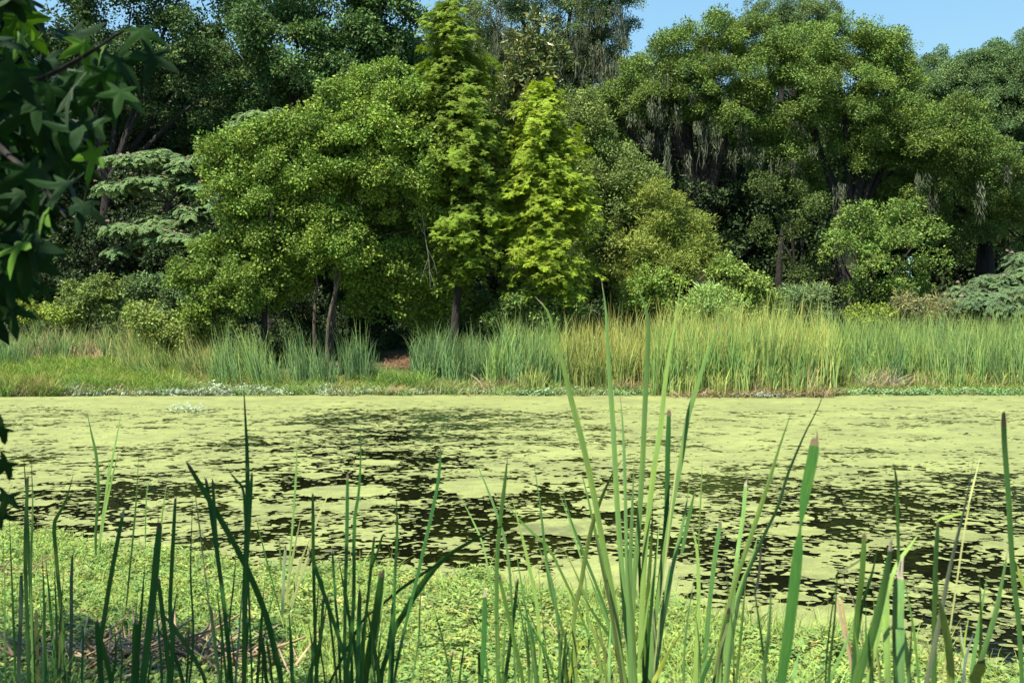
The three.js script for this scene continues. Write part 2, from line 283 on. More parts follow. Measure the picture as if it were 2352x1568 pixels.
const vineS = [0, 1, 2].map(() => sprig({ n: 50, rad: 0.31, L: 0.098, W: 0.066, wild: 0.95, pale: 0.02 }));
const darkS = [0, 1, 2].map(() => sprig({ n: 38, rad: 0.44, L: 0.17, W: 0.1, wild: 0.95, pale: 0.02, paleCol: [2.2, 1.9, 1.3] }));
const magS = [0, 1].map(() => sprig({ n: 26, rad: 0.3, L: 0.21, W: 0.1, wild: 1.2, rise: 0.6, pale: 0.16, paleCol: [1.9, 1.4, 0.9] }));
const willowS = [0, 1].map(() => sprig({ n: 60, rad: 0.32, L: 0.15, W: 0.034, wild: 1.0, rise: 0.5 }));
const bushS = [0, 1].map(() => sprig({ n: 38, rad: 0.24, L: 0.1, W: 0.065, wild: 0.9 }));
const cypS = [0, 1, 2].map(() => feather({ fronds: 9, pairs: 6, len: 0.22, L: 0.1, W: 0.024, lift: [-0.2, 0.9], droop: 0.7 }));
const mimS = [0, 1].map(() => feather({ fronds: 6, pairs: 8, len: 0.5, L: 0.17, W: 0.055, lift: [0.0, 0.45], droop: 1.0 }));
const mossS = [0, 1, 2].map(() => {
  const mb = new MB();
  for (let i = 0; i < 20; i++) {
    const b = V(rnd(-0.32, 0.32), rnd(-0.3, 0.3), rnd(-0.22, 0.22)), L = rnd(0.25, 1.3), w = rnd(0.008, 0.034), a = rnd(6.28), s = V(Math.cos(a), 0, Math.sin(a)), k = rnd(0.7, 1.25), c = [k, k, k];
    let p = b, pw = w * 0.6;
    for (let j = 1; j <= 4; j++) { const q = V(b.x + rnd(-0.09, 0.09), b.y - (L * j) / 4, b.z + rnd(-0.09, 0.09)), qw = j < 4 ? w * rnd(0.6, 1.3) * (1 - j / 6) : 0.004; const a1 = p.clone().addScaledVector(s, pw), a2 = p.clone().addScaledVector(s, -pw), b1 = q.clone().addScaledVector(s, qw), b2 = q.clone().addScaledVector(s, -qw); mb.tri(a1, a2, b1, c); mb.tri(a2, b2, b1, c); p = q; pw = qw; }
  }
  return mb.geo();
});

// ------------------------------------------------------------------ crowns and trunks
function fillLobe(sc, c, r, o) {
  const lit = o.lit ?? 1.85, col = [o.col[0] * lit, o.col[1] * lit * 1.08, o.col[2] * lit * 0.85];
  const mean = Math.cbrt(r.x * r.y * r.z), nP = Math.round((o.np ?? 17) * 1.75 * (0.8 + 0.4 * R()));
  for (let i = 0; i < nP; i++) {
    const dir = randDir(); if (dir.z < -0.35 && R() > (o.back ?? 0.45)) continue; if (dir.y < -0.5 && R() > (o.under ?? 0.6)) continue;
    const rag = R() < 0.2, f = rag ? rnd(1.08, 1.42) : rnd(0.66, 1.06), pc = V(c.x + dir.x * r.x * f, c.y + dir.y * r.y * f, c.z + dir.z * r.z * f), pr = mean * rnd(o.pr?.[0] ?? 0.14, o.pr?.[1] ?? 0.46) * (rag ? 0.62 : 1);
    const tone = rnd(0.84, 1.18), hue = rnd(-0.07, 0.07), nS = Math.round((o.dens ?? 4.6) * 1.55 * 12.57 * pr * pr * 0.8);
    for (let k = 0; k < nS; k++) {
      const d2 = randDir(); if (d2.dot(dir) * 0.5 + d2.y * 0.6 < -0.32) continue;
      const g = rnd(0.5, 1.08), p = V(pc.x + d2.x * pr * g, pc.y + d2.y * pr * g * 0.6 - 0.25 * pr * (d2.x * d2.x + d2.z * d2.z), pc.z + d2.z * pr * g);
      const up = d2.multiplyScalar(0.5).addScaledVector(UP, o.upw ?? 0.75).addScaledVector(randDir(), 0.35).normalize();
      sc.put(p, up, (o.size ?? 1) * rnd(0.75, 1.25), tint(col, tone * rnd(0.86, 1.14), hue + rnd(-0.04, 0.04)));
    }
  }
  const nI = Math.round((o.inner ?? 5) * 3 * mean * mean);
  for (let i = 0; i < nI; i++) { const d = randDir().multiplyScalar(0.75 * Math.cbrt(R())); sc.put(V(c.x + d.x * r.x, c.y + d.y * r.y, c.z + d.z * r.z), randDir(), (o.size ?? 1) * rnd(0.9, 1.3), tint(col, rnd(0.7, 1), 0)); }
}
function limbs(t, base, lobes, o) {                        // trunk and a limb to most lobes
  const fork = o.fork ?? base.clone().lerp(lobes.reduce((s, l) => s.add(l.c), V(0, 0, 0)).divideScalar(lobes.length), o.forkAt ?? 0.45); const r0 = o.r ?? 0.3;
  const low = base.clone().setY(groundY(base.x, base.z) - 0.15);
  add('trunk', stemGeo([low, low.clone().lerp(fork, 0.4).add(V(rnd(-0.2, 0.2), 0, rnd(-0.2, 0.2))), fork], [r0 * 1.45, r0, r0 * 0.72], 10, 6), o.bark ?? bark, t);
  lobes.forEach((l, i) => {
    if (o.limbEvery && i % o.limbEvery) return;
    const mid = fork.clone().lerp(l.c, 0.5).add(V(rnd(-0.3, 0.3), rnd(-0.1, 0.4), rnd(-0.3, 0.3)));
    add('limb', stemGeo([fork.clone(), mid, l.c.clone().addScaledVector(UP, -0.1)], [r0 * 0.6, r0 * 0.38, r0 * 0.12], 7, 5), o.bark ?? bark, t);
  });
}
function tree(name, label, category, d, base, lob, o) {
  const bp = at(base[0], 760, d); bp.y = groundY(bp.x, bp.z);
  const t = thing(name, label, category, bp, o.group);
  const lobes = lob.map(([x, y, rx, ry, dz = 0]) => { const dd = d + dz, c = at(x, y, dd), a = rad(rx, dd), b = rad(ry, dd); return { c, r: V(a, b, o.deep ? Math.max(a, b) * o.deep : (a + b) * 0.5) }; });
  if (!o.noStem) limbs(t, bp, lobes, o);
  const sc = new Scatter(o.geos ?? oakS);
  for (const l of lobes) fillLobe(sc, l.c, l.r, o);
  sc.build(o.part ?? 'crown', o.mat ?? foliageMat, t);
  if (o.moss) {
    const ms = new Scatter(mossS);
    for (const [x, y, rx, n, dz = -1] of o.moss) for (let i = 0; i < n * (o.mossy ?? 0.3); i++) { const p = at(x + rnd(-rx, rx), y - 14 + rnd(-1.1, 1.1) * rx * 0.9, d + dz + rnd(-1.2, 1.6)); ms.put(p, V(rnd(-0.05, 0.05), 1, rnd(-0.05, 0.05)).normalize(), V(1, rnd(0.6, 1.3), 1).multiplyScalar(rnd(0.55, 1.0)), tint([0.115, 0.13, 0.075], rnd(0.7, 1.25))); }
    ms.build('spanish_moss', mossMat, t);
  }
  return t;
}
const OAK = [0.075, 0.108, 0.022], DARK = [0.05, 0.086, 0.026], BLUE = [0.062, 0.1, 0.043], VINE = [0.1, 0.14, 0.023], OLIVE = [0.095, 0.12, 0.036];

// ------------------------------------------------------------------ the wood behind, as one mass
R = rng(31);
{
  const sc = new Scatter(darkS);
  for (let row = 0; row < 2; row++) for (let px = -500; px < 2900; px += 105) {
    const top = piece([[-500, 100], [900, 230], [1000, 140], [1300, 150], [1400, 300], [2100, 300], [2350, 330], [2900, 330]], px) + (row ? -20 : 60);
    for (let py = top; py < 760; py += 95) {
      const d = (row ? 66 : 55) + rnd(-2, 2), c = at(px + rnd(-40, 40), py + rnd(-30, 30), d), r = rad(78, d);
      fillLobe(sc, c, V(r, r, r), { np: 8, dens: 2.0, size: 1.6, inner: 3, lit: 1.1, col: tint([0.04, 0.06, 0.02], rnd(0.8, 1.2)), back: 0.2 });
    }
  }
  const g = new THREE.Group(); g.name = 'woodland'; scene.add(g); tag(g, 'deep shaded wood closing the view behind the bank trees', 'woodland', null, 'stuff');
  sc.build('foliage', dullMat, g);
}

// ------------------------------------------------------------------ tall dark trees, upper left
R = rng(41);
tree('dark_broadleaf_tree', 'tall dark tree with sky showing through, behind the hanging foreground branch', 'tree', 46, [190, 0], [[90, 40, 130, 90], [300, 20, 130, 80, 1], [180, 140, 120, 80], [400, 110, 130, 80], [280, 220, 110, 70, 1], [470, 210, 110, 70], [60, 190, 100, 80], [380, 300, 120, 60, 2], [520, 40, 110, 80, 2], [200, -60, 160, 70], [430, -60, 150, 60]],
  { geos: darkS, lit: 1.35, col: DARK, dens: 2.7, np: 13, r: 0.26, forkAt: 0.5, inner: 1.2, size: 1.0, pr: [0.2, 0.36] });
tree('dark_broadleaf_tree', 'tall dark tree with thin gaps of sky, just left of the tall cypress tip', 'tree', 45, [630, 0], [[640, 60, 110, 80], [760, 30, 110, 80], [880, 60, 90, 80], [690, 160, 110, 70], [830, 150, 110, 70], [910, 150, 60, 60], [600, 180, 90, 70, 1], [720, 250, 110, 60, 1], [860, 240, 80, 60], [700, -60, 150, 60], [860, -50, 120, 60], [580, 270, 90, 50, 2]],
  { geos: darkS, lit: 1.6, col: tint(DARK, 1.12), dens: 3.0, np: 13, r: 0.26, forkAt: 0.5, inner: 1.6, pr: [0.22, 0.4] });
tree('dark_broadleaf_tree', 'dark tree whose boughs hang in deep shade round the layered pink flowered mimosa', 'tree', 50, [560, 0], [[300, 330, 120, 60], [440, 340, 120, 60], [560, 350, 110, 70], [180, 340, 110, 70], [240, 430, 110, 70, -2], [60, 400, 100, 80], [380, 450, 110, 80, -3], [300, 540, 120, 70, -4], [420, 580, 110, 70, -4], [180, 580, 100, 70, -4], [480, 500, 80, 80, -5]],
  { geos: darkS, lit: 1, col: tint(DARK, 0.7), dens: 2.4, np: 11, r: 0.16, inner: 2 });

// ------------------------------------------------------------------ moss-hung oak, magnolia, cypresses
R = rng(51);
tree('moss_hung_oak', 'tall grey-green oak hung with grey moss, behind the magnolia', 'tree', 51, [1260, 0], [[1130, 40, 80, 60], [1230, 20, 80, 60], [1330, 60, 80, 60], [1400, 30, 60, 55], [1385, 120, 55, 50], [1300, 130, 70, 55], [1340, 190, 60, 50], [1120, 120, 50, 60], [1180, -40, 120, 60], [1320, -40, 120, 60], [1410, -20, 50, 50], [1410, 170, 40, 40]],
  { geos: oakSmall, col: [0.08, 0.105, 0.042], dens: 3.4, np: 14, r: 0.42, forkAt: 0.55, inner: 1.3, mossy: 0.9, pr: [0.2, 0.38], moss: [[1120, 70, 60, 22], [1140, 150, 50, 34], [1290, 60, 60, 20], [1380, 90, 60, 34], [1400, 150, 40, 24], [1330, 140, 70, 30], [1330, 220, 60, 24], [1130, 230, 40, 26], [1410, 60, 40, 22]] });
tree('magnolia_tree', 'magnolia with stiff glossy leaves showing bronze undersides, between the two cypresses', 'tree', 42, [1225, 0], [[1222, 75, 40, 40], [1250, 120, 42, 42], [1205, 130, 40, 42], [1180, 190, 48, 40], [1235, 190, 50, 42], [1150, 235, 42, 34], [1262, 215, 44, 36], [1215, 250, 50, 36], [1160, 270, 36, 28], [1300, 240, 34, 30]],
  { geos: magS, mat: glossyMat, col: [0.066, 0.078, 0.026], dens: 4.4, np: 12, r: 0.18, forkAt: 0.7, inner: 4 });

function cypress(label, d, prof, o) {                      // prof: [py, px of the axis, half width in px]
  const yAt = (py) => at(1176, py, d).y, top = prof[0], low = prof[prof.length - 1];
  const bx = at(o.base ?? low[1], 760, d).x, base = V(bx, groundY(bx, -d), -d);
  const t = thing('bald_cypress', label, 'tree', base);
  const axis = prof.map(([py, px]) => at(px, py, d));
  add('trunk', stemGeo([V(base.x, base.y - 0.15, base.z), V(base.x, base.y + 1.2, base.z), axis[axis.length - 1], ...axis.slice(0, -1).reverse()], [o.r * 1.6, o.r, o.r * 0.75, o.r * 0.5, o.r * 0.25, 0.012], 9, 5), bark, t);
  const sc = new Scatter(cypS), seed = rnd(50), pos = [];
  const y0 = yAt(low[0]), y1 = yAt(top[0]);
  for (let y = y0; y < y1; y += 0.17) {
    const py = lerp(low[0], top[0], (y - y0) / (y1 - y0)), hw = rad(piece(prof.map((p) => [p[0], p[2]]), py), d), ax = at(piece(prof.map((p) => [p[0], p[1]]), py), py, d);
    const n = 4 + Math.round(hw * 3.6);
    for (let b = 0; b < n; b++) {
      const az = rnd(6.283), lump = nz.noise(Math.cos(az) * 1.6 + seed, y * 0.75, Math.sin(az) * 1.6), L = hw * clamp(0.86 + 0.7 * lump + rnd(-0.12, 0.12), 0.25, 1.18);
      const out = V(Math.cos(az), 0, Math.sin(az)), tone = rnd(0.86, 1.14) * (1 + 0.3 * lump), rise = lerp(0.12, 0.6, sstep(y, y0 + 0.5 * (y1 - y0), y1));
      const tuft = Math.max(2, Math.round(L / 0.085));
      for (let k = 0; k < tuft; k++) {
        const f = (k + rnd(0.3, 1)) / tuft; if (f < 0.3 && R() < 0.65) continue;
        const wig = randDir().multiplyScalar(0.14 + 0.12 * f), p = ax.clone().addScaledVector(out, L * f).add(V(0, L * (rise * f - 0.32 * f * f), 0)).add(wig);
        sc.put(p, out.clone().multiplyScalar(0.55 * f).addScaledVector(UP, 0.9).addScaledVector(randDir(), 0.25).normalize(), rnd(0.62, 1.0), tint(o.col, tone * rnd(0.85, 1.15), rnd(-0.06, 0.06)));
      }
      if (b === 0 && R() < 0.4 && L > 0.6) pos.push(stemGeo([ax.clone(), ax.clone().addScaledVector(out, L * 0.5).add(V(0, L * 0.12, 0)), ax.clone().addScaledVector(out, L * 0.9)], [0.035, 0.022, 0.006], 5, 3));
    }
  }
  add('branch', joined(pos), bark, t, 'stuff');
  sc.build('crown', softMat, t);
}
R = rng(61);
cypress('tallest feathery cypress, its pointed tip reaching the top edge of the picture', 32.4, [[-14, 1034, 6], [20, 1034, 34], [60, 1036, 56], [110, 1036, 78], [160, 1036, 92], [210, 1036, 108], [260, 1044, 116], [330, 1060, 108], [400, 1076, 96], [470, 1090, 96], [540, 1082, 96], [600, 1068, 76], [650, 1055, 40]], { base: 1045, r: 0.1, col: [0.17, 0.255, 0.016] });
cypress('shorter bright yellow-green cypress standing right of the tallest one, above the golden reeds', 32.5, [[186, 1250, 4], [215, 1250, 28], [250, 1250, 52], [300, 1252, 84], [350, 1252, 100], [410, 1252, 112], [470, 1248, 122], [530, 1248, 130], [590, 1252, 124], [640, 1260, 106], [685, 1270, 60]], { base: 1240, r: 0.1, col: [0.27, 0.37, 0.02] });

// ------------------------------------------------------------------ oaks on the right
R = rng(71);
tree('distant_oak', 'farther oak crown rising as a rounded tuft above the oak ridge', 'tree', 58, [1820, 0], [[1820, 30, 60, 45], [1790, 60, 50, 40], [1850, 60, 55, 45], [1810, 110, 70, 50], [1880, 20, 40, 35], [1770, 20, 40, 30]], { geos: oakSmall, col: [0.075, 0.105, 0.042], dens: 3.4, np: 14, r: 0.35, inner: 2 });
tree('distant_oak', 'bluish farther oak filling the far right skyline', 'tree', 56, [2290, 0], [[2145, 165, 45, 34], [2210, 160, 55, 42], [2290, 150, 60, 46], [2345, 130, 50, 44], [2180, 210, 80, 60], [2270, 220, 90, 70], [2350, 210, 70, 80], [2330, 320, 80, 80], [2240, 310, 80, 60], [2400, 140, 80, 80], [2420, 280, 90, 90], [2240, 175, 60, 44], [2330, 180, 60, 50], [2130, 230, 60, 50]],
  { geos: oakSmall, col: tint(BLUE, 1.05, 0.06), dens: 4.4, np: 18, r: 0.3, inner: 5 });
tree('live_oak', 'spreading live oak right of the sky gap, grey moss under its left boughs', 'tree', 44, [1640, 0], [[1490, 175, 62, 45], [1565, 120, 70, 50], [1650, 92, 80, 50], [1740, 95, 75, 50], [1450, 215, 60, 50], [1530, 200, 90, 60], [1630, 170, 100, 65], [1730, 170, 100, 65], [1480, 270, 80, 45, 1], [1590, 260, 90, 45, 1], [1700, 260, 100, 55], [1400, 250, 50, 50], [1390, 330, 45, 50, 2], [1760, 340, 80, 60, 1]],
  { geos: oakSmall, col: OAK, dens: 4.6, np: 18, r: 0.55, inner: 2.5, deep: 1.0, moss: [[1480, 250, 60, 40], [1560, 270, 70, 60], [1640, 280, 60, 50], [1600, 320, 70, 40], [1690, 330, 50, 26], [1520, 320, 50, 26], [1740, 350, 50, 20], [1590, 110, 30, 8]] });
tree('live_oak', 'broad live oak with the highest ridge on the right, crowned with bright leaf clumps', 'tree', 43, [1950, 0], [[1840, 125, 80, 55], [1920, 105, 75, 52], [2005, 112, 62, 46], [2058, 98, 32, 32], [2055, 155, 46, 42], [1830, 200, 100, 65], [1940, 200, 110, 70], [2040, 210, 80, 60], [1860, 290, 110, 70, 0.8], [1970, 290, 110, 70, 0.4], [2070, 290, 90, 65, 0.8], [1840, 385, 80, 50, 1.8], [1950, 380, 90, 60, 1.1], [2060, 380, 80, 55, 1.5], [1850, 455, 70, 44, 2], [1940, 450, 80, 44, 1.6], [2040, 450, 70, 44, 2.2]],
  { geos: oakSmall, col: tint(OAK, 1.08), dens: 4.6, np: 18, r: 0.3, inner: 2.5, deep: 1.05, moss: [[1830, 400, 50, 14], [1900, 440, 50, 14]] });
tree('live_oak', 'lower live oak with dim boughs leaning over a forked dark trunk at far right', 'tree', 42, [2270, 0], [[2150, 330, 80, 60], [2240, 350, 80, 60], [2140, 420, 80, 50, 1], [2230, 420, 80, 50, 0.6], [2310, 400, 60, 50, 0.6], [2190, 270, 70, 50], [2340, 470, 50, 50, 2], [2120, 480, 60, 36, 2.4], [2280, 470, 60, 36, 2.4], [2200, 530, 60, 36, 2.2], [2340, 540, 46, 46, 2], [2260, 520, 50, 36, 1.8], [2230, 570, 40, 36, 4]],
  { geos: oakSmall, col: tint(OAK, 0.95), dens: 3.8, np: 16, r: 0.2, inner: 2, fork: at(2268, 520, 45), moss: [[2160, 470, 60, 16], [2290, 430, 50, 16]] });
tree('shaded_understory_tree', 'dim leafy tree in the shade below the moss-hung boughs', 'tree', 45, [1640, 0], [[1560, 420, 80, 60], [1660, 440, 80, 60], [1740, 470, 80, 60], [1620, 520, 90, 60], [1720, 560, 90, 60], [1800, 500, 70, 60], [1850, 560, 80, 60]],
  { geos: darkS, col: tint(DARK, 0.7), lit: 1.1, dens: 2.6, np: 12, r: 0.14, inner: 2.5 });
tree('shaded_understory_tree', 'thin leafy tree with sunlit sprays, left of the round bush tree', 'tree', 40, [1850, 0], [[1830, 470, 60, 60], [1790, 540, 55, 60], [1850, 610, 60, 55], [1760, 420, 40, 40]],
  { geos: oakS, col: tint(OAK, 0.8), lit: 1.3, dens: 2.2, np: 11, r: 0.12, inner: 1.2 });

// ------------------------------------------------------------------ middle trees and bush trees
R = rng(81);
tree('wax_myrtle', 'dull olive fine leaved tree rising behind and right of the brighter cypress', 'tree', 36.5, [1390, 0], [[1350, 300, 55, 55], [1370, 370, 70, 60], [1420, 400, 70, 60], [1400, 470, 85, 65], [1460, 480, 70, 60], [1370, 550, 70, 60], [1440, 560, 80, 60], [1380, 630, 70, 50], [1330, 240, 40, 40], [1460, 400, 50, 45]],
  { geos: oakSmall, mat: dullMat, col: OLIVE, dens: 4.6, np: 16, r: 0.16, inner: 4 });
tree('willow_shrub', 'slender leaved shrub with ragged pointed sprays on the right slope of the olive tree', 'shrub', 35, [1530, 0], [[1510, 480, 55, 50], [1560, 520, 55, 45], [1500, 560, 65, 50], [1590, 560, 45, 40], [1540, 610, 70, 45], [1620, 600, 40, 35], [1470, 620, 50, 45], [1470, 680, 55, 40]],
  { geos: willowS, mat: dullMat, col: [0.125, 0.145, 0.032], dens: 5.5, np: 15, r: 0.09, inner: 3 });
tree('vine_covered_tree', 'broad bright tree draped in vines left of the tallest cypress, pale trunks showing under it', 'tree', 32.5, [760, 0], [[860, 205, 90, 55], [800, 250, 80, 55], [920, 250, 80, 60], [740, 300, 70, 60], [870, 310, 110, 70], [980, 330, 70, 70], [780, 370, 100, 70], [900, 400, 110, 75], [1010, 430, 60, 70], [720, 420, 70, 70, -0.4], [820, 470, 80, 60, 2], [930, 490, 80, 60, 2.4], [1030, 510, 50, 70, 0.4], [760, 540, 70, 60, -0.6], [720, 590, 45, 35, -0.6], [800, 560, 60, 45, -0.5], [1050, 590, 40, 50, 0.6], [850, 560, 60, 40, 2.4], [1045, 660, 34, 40, 0.8], [690, 620, 40, 40, 0.6], [870, 630, 60, 40, 1], [940, 600, 60, 50, 0.8], [860, 690, 50, 40, 1.2], [930, 670, 50, 50, 1], [1010, 620, 40, 50, 0.8], [660, 660, 36, 50, 0.5], [610, 680, 40, 40, 0.5], [810, 620, 40, 40, 0.2], [830, 680, 34, 44, 0.8]],
  { geos: vineS, col: VINE, dens: 5.6, np: 18, r: 0.05, bark: paleBark, inner: 3, fork: at(790, 560, 33.2), limbEvery: 2 });
tree('leafy_shrub_tree', 'tall rounded shrub of bright leaves between the mimosa and the vine covered tree', 'shrub', 32, [620, 0], [[520, 340, 55, 40], [600, 340, 70, 50], [670, 300, 55, 45], [560, 400, 80, 55], [650, 390, 80, 60], [530, 460, 60, 55], [620, 470, 85, 65], [690, 470, 50, 60], [560, 540, 70, 55], [640, 560, 70, 60], [610, 620, 60, 45], [500, 590, 50, 45]],
  { geos: vineS, col: tint(VINE, 0.97), dens: 5.2, np: 16, r: 0.1, inner: 5, limbEvery: 2 });
tree('leafy_shrub', 'low spreading shrub with pointed tips at the foot of the tall rounded shrub', 'shrub', 31.2, [500, 0], [[440, 610, 45, 36], [500, 640, 60, 45], [560, 650, 50, 40], [470, 690, 55, 40], [540, 700, 55, 40], [410, 640, 28, 22]],
  { geos: bushS, col: tint(VINE, 0.9), dens: 7, np: 15, r: 0.06, inner: 6 });
tree('round_bush_tree', 'rounded sunlit bush tree standing alone before the dark wood at right', 'tree', 36, [1990, 0], [[1962, 500, 36, 30], [2030, 488, 42, 30, 0.4], [1925, 562, 34, 32], [2062, 548, 42, 34, -0.3], [2122, 528, 38, 30, 0.5], [2150, 596, 36, 22], [1996, 604, 42, 32, -0.4], [2084, 616, 42, 34], [1976, 664, 38, 28], [2050, 676, 44, 28, -0.3], [2108, 654, 28, 22, 0.4], [2012, 712, 34, 20], [1990, 545, 34, 28, 1], [2090, 470, 26, 18, 0.6]],
  { geos: oakS, col: tint(OAK, 1.2), dens: 4.6, np: 13, r: 0.1, inner: 1.5, limbEvery: 2 });

// mimosas: flat tiers of ferny fronds with pink flower tufts
function mimosa(label, d, basePx, tiers, o = {}) {
  const bp = at(basePx, 760, d); bp.y = groundY(bp.x, bp.z);
  const t = thing('mimosa_tree', label, 'tree', bp), sc = new Scatter(mimS), fl = new Scatter([flowerGeo]), arms = [];
  const cen = tiers.map(([x, y, rx, ry, dz = 0]) => at(x, y, d + dz)), crown = cen.reduce((s, c) => s.add(c.clone()), V(0, 0, 0)).divideScalar(cen.length); crown.z -= 0.5;
  add('trunk', stemGeo([V(bp.x, bp.y - 0.1, bp.z), bp.clone().lerp(crown, 0.5).add(V(0.2, 0, 0)), crown], [0.14, 0.1, 0.06], 8, 5), bark, t);
  tiers.forEach(([x, y, rx, ry, dz = 0], i) => {
    const c = cen[i], a = rad(rx, d), b = rad(ry, d), n = Math.round((o.dens ?? 40) * 1.5 * a * (a * 0.8 + 0.5));
    for (let k = 0; k < n; k++) {
      const q = randDir(), f = Math.sqrt(R()), p = V(c.x + q.x * a * f, 0, c.z + q.z * a * 0.9 * f), u = (q.x * f) ** 2 + (q.z * f) ** 2;
      p.y = c.y + b * (0.7 * (1 - u) + rnd(-0.75, 0.35)) + 0.09 * nz.noise(p.x * 2, 1, p.z * 2);
      sc.put(p, V(q.x * f * 0.5, 1, q.z * f * 0.5).addScaledVector(randDir(), 0.18).normalize(), rnd(0.6, 0.95) * (o.size ?? 0.85), tint(o.col ?? [0.16, 0.25, 0.085], rnd(0.8, 1.2), rnd(-0.05, 0.08)));
      if (R() < (o.bloom ?? 0.07) && p.y > c.y + 0.1 * b) fl.put(p.clone().add(V(0, 0.16, 0.05)), UP, rnd(0.9, 1.5), tint([0.66, 0.42, 0.38], rnd(0.85, 1.1)));
    }
    if (i % 2 === 0) add('limb', stemGeo([crown.clone(), crown.clone().lerp(c, 0.55).add(V(0, -0.15, 0)), c], [0.05, 0.032, 0.01], 6, 5), paleBark, t);
  });
  sc.build('crown', softMat, t); fl.build('flower', softMat, t);
}
const flowerGeo = (() => { const mb = new MB(); for (let i = 0; i < 26; i++) { const d = randDir(); d.y = Math.abs(d.y) * 0.8 + 0.1; leaf(mb, V(0, 0, 0), d.normalize(), d.clone().cross(randDir()).normalize(), 0.07, 0.016, [1, 1, 1]); } return mb.geo(); })();
R = rng(91);
mimosa('layered ferny mimosa with pink flower tufts behind the hanging branch at left', 36, 470, [[290, 372, 62, 16], [370, 364, 66, 18, 0.6], [430, 385, 50, 22], [470, 372, 40, 20], [270, 432, 50, 14], [340, 425, 66, 20], [410, 415, 60, 22, 0.4], [450, 440, 50, 22], [300, 528, 66, 14], [370, 520, 70, 22], [440, 500, 60, 26], [480, 470, 40, 30], [270, 578, 30, 8], [420, 550, 60, 16, -0.4], [360, 555, 56, 12]]);
mimosa('low grey-green mimosa spreading at the right edge above the cattails, a few pink flowers', 34.5, 2300, [[2220, 672, 50, 18], [2290, 650, 60, 22], [2350, 640, 60, 26], [2260, 690, 70, 20, -0.5], [2340, 680, 70, 24, -0.5], [2200, 700, 50, 14, -0.8], [2300, 715, 70, 16, -0.8], [2345, 600, 40, 20, 0.5]], { bloom: 0.03, dens: 60, col: [0.125, 0.195, 0.075], size: 0.72 });
mimosa('small ferny mimosa top leaning out behind the tall rounded shrub', 37, 620, [[600, 272, 56, 14], [560, 285, 34, 9], [640, 262, 30, 10]], { bloom: 0 });

// ------------------------------------------------------------------ shrubs along the back of the bank
R = rng(101);
function shrub(label, d, lob, o = {}) { const xs = lob.map((l) => l[0]); tree(o.name ?? 'shrub', label, o.cat ?? 'shrub', d, [xs.reduce((a, b) => a + b) / xs.length, 0], lob, { geos: bushS, dens: 7, np: 14, r: 0.05, inner: 6, limbEvery: 2, col: tint(VINE, 0.85), part: 'foliage', ...o }); }
shrub('rounded dark green shrub mound on the left bank under the mimosa', 34, [[190, 670, 50, 34], [240, 670, 50, 36], [210, 710, 60, 34], [160, 700, 34, 28]], { col: [0.1, 0.13, 0.035] });
shrub('grey-green shrub with glossy leaves right of the rounded mound on the left bank', 34.5, [[300, 680, 46, 38], [350, 665, 45, 38], [330, 710, 50, 32], [390, 690, 40, 36]], { col: [0.08, 0.115, 0.045] });
shrub('yellow-green low shrub at far left under the branch tip', 33.5, [[60, 715, 60, 26], [120, 720, 50, 24], [20, 700, 40, 30]], { col: [0.15, 0.18, 0.03] });
shrub('pale leafy bramble mound sloping to the reeds left of centre', 31.5, [[330, 735, 50, 28], [390, 750, 50, 30], [440, 760, 50, 34], [480, 740, 44, 30], [410, 785, 44, 24]], { col: [0.13, 0.155, 0.04] });
shrub('bright leafy shrub lit in the gap beside the bare cypress trunk', 34, [[990, 710, 36, 30], [1010, 740, 36, 28], [960, 745, 34, 30]], { col: [0.13, 0.175, 0.025] });
shrub('dim shrub with scattered bright leaves behind the reeds below the cypresses', 34.6, [[1080, 700, 40, 30], [1130, 690, 40, 30], [1180, 660, 44, 34], [1110, 730, 46, 26], [1200, 710, 40, 30]], { col: [0.095, 0.125, 0.03] });
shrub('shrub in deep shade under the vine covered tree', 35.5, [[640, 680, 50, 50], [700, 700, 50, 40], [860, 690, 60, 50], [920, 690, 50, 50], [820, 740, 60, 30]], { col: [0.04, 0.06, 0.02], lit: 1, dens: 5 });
shrub('dim leafy shrub hiding the foot of the brighter cypress', 32.2, [[1190, 700, 40, 34], [1240, 712, 44, 30], [1295, 705, 40, 34], [1150, 725, 36, 24]], { col: [0.07, 0.105, 0.026] });
shrub('bright green leafy shrub rising behind the tall foreground cattail leaves', 33.5, [[1490, 640, 40, 34], [1530, 660, 44, 32], [1460, 670, 36, 30], [1500, 700, 50, 26]], { col: [0.12, 0.165, 0.03] });
shrub('light green small leaved bush just above the reeds right of the tall cattail leaves', 32.5, [[1630, 690, 40, 28], [1600, 715, 40, 22], [1660, 715, 44, 22]], { col: [0.15, 0.2, 0.06], geos: willowS });
shrub('glossy broad leaved shrub with sparkling leaves, right of the small leaved bush', 34, [[1700, 650, 44, 36], [1740, 670, 40, 34], [1680, 690, 44, 30], [1740, 700, 44, 24], [1660, 620, 32, 26]], { col: [0.115, 0.155, 0.03], mat: glossyMat });
shrub('grey-green feathery shrub under the dark trunks right of the glossy shrub', 34, [[1830, 690, 44, 24], [1870, 690, 40, 26], [1800, 710, 40, 20]], { col: [0.1, 0.135, 0.06], geos: willowS });
shrub('yellow-green low bush at the foot of the round bush tree', 33, [[1985, 720, 40, 16], [2030, 722, 40, 14]], { col: [0.15, 0.18, 0.03] });
shrub('brownish twiggy bush right of the low yellow bush', 33.5, [[2110, 715, 40, 20], [2150, 705, 40, 22], [2090, 700, 30, 18]], { col: [0.13, 0.12, 0.06], geos: willowS });

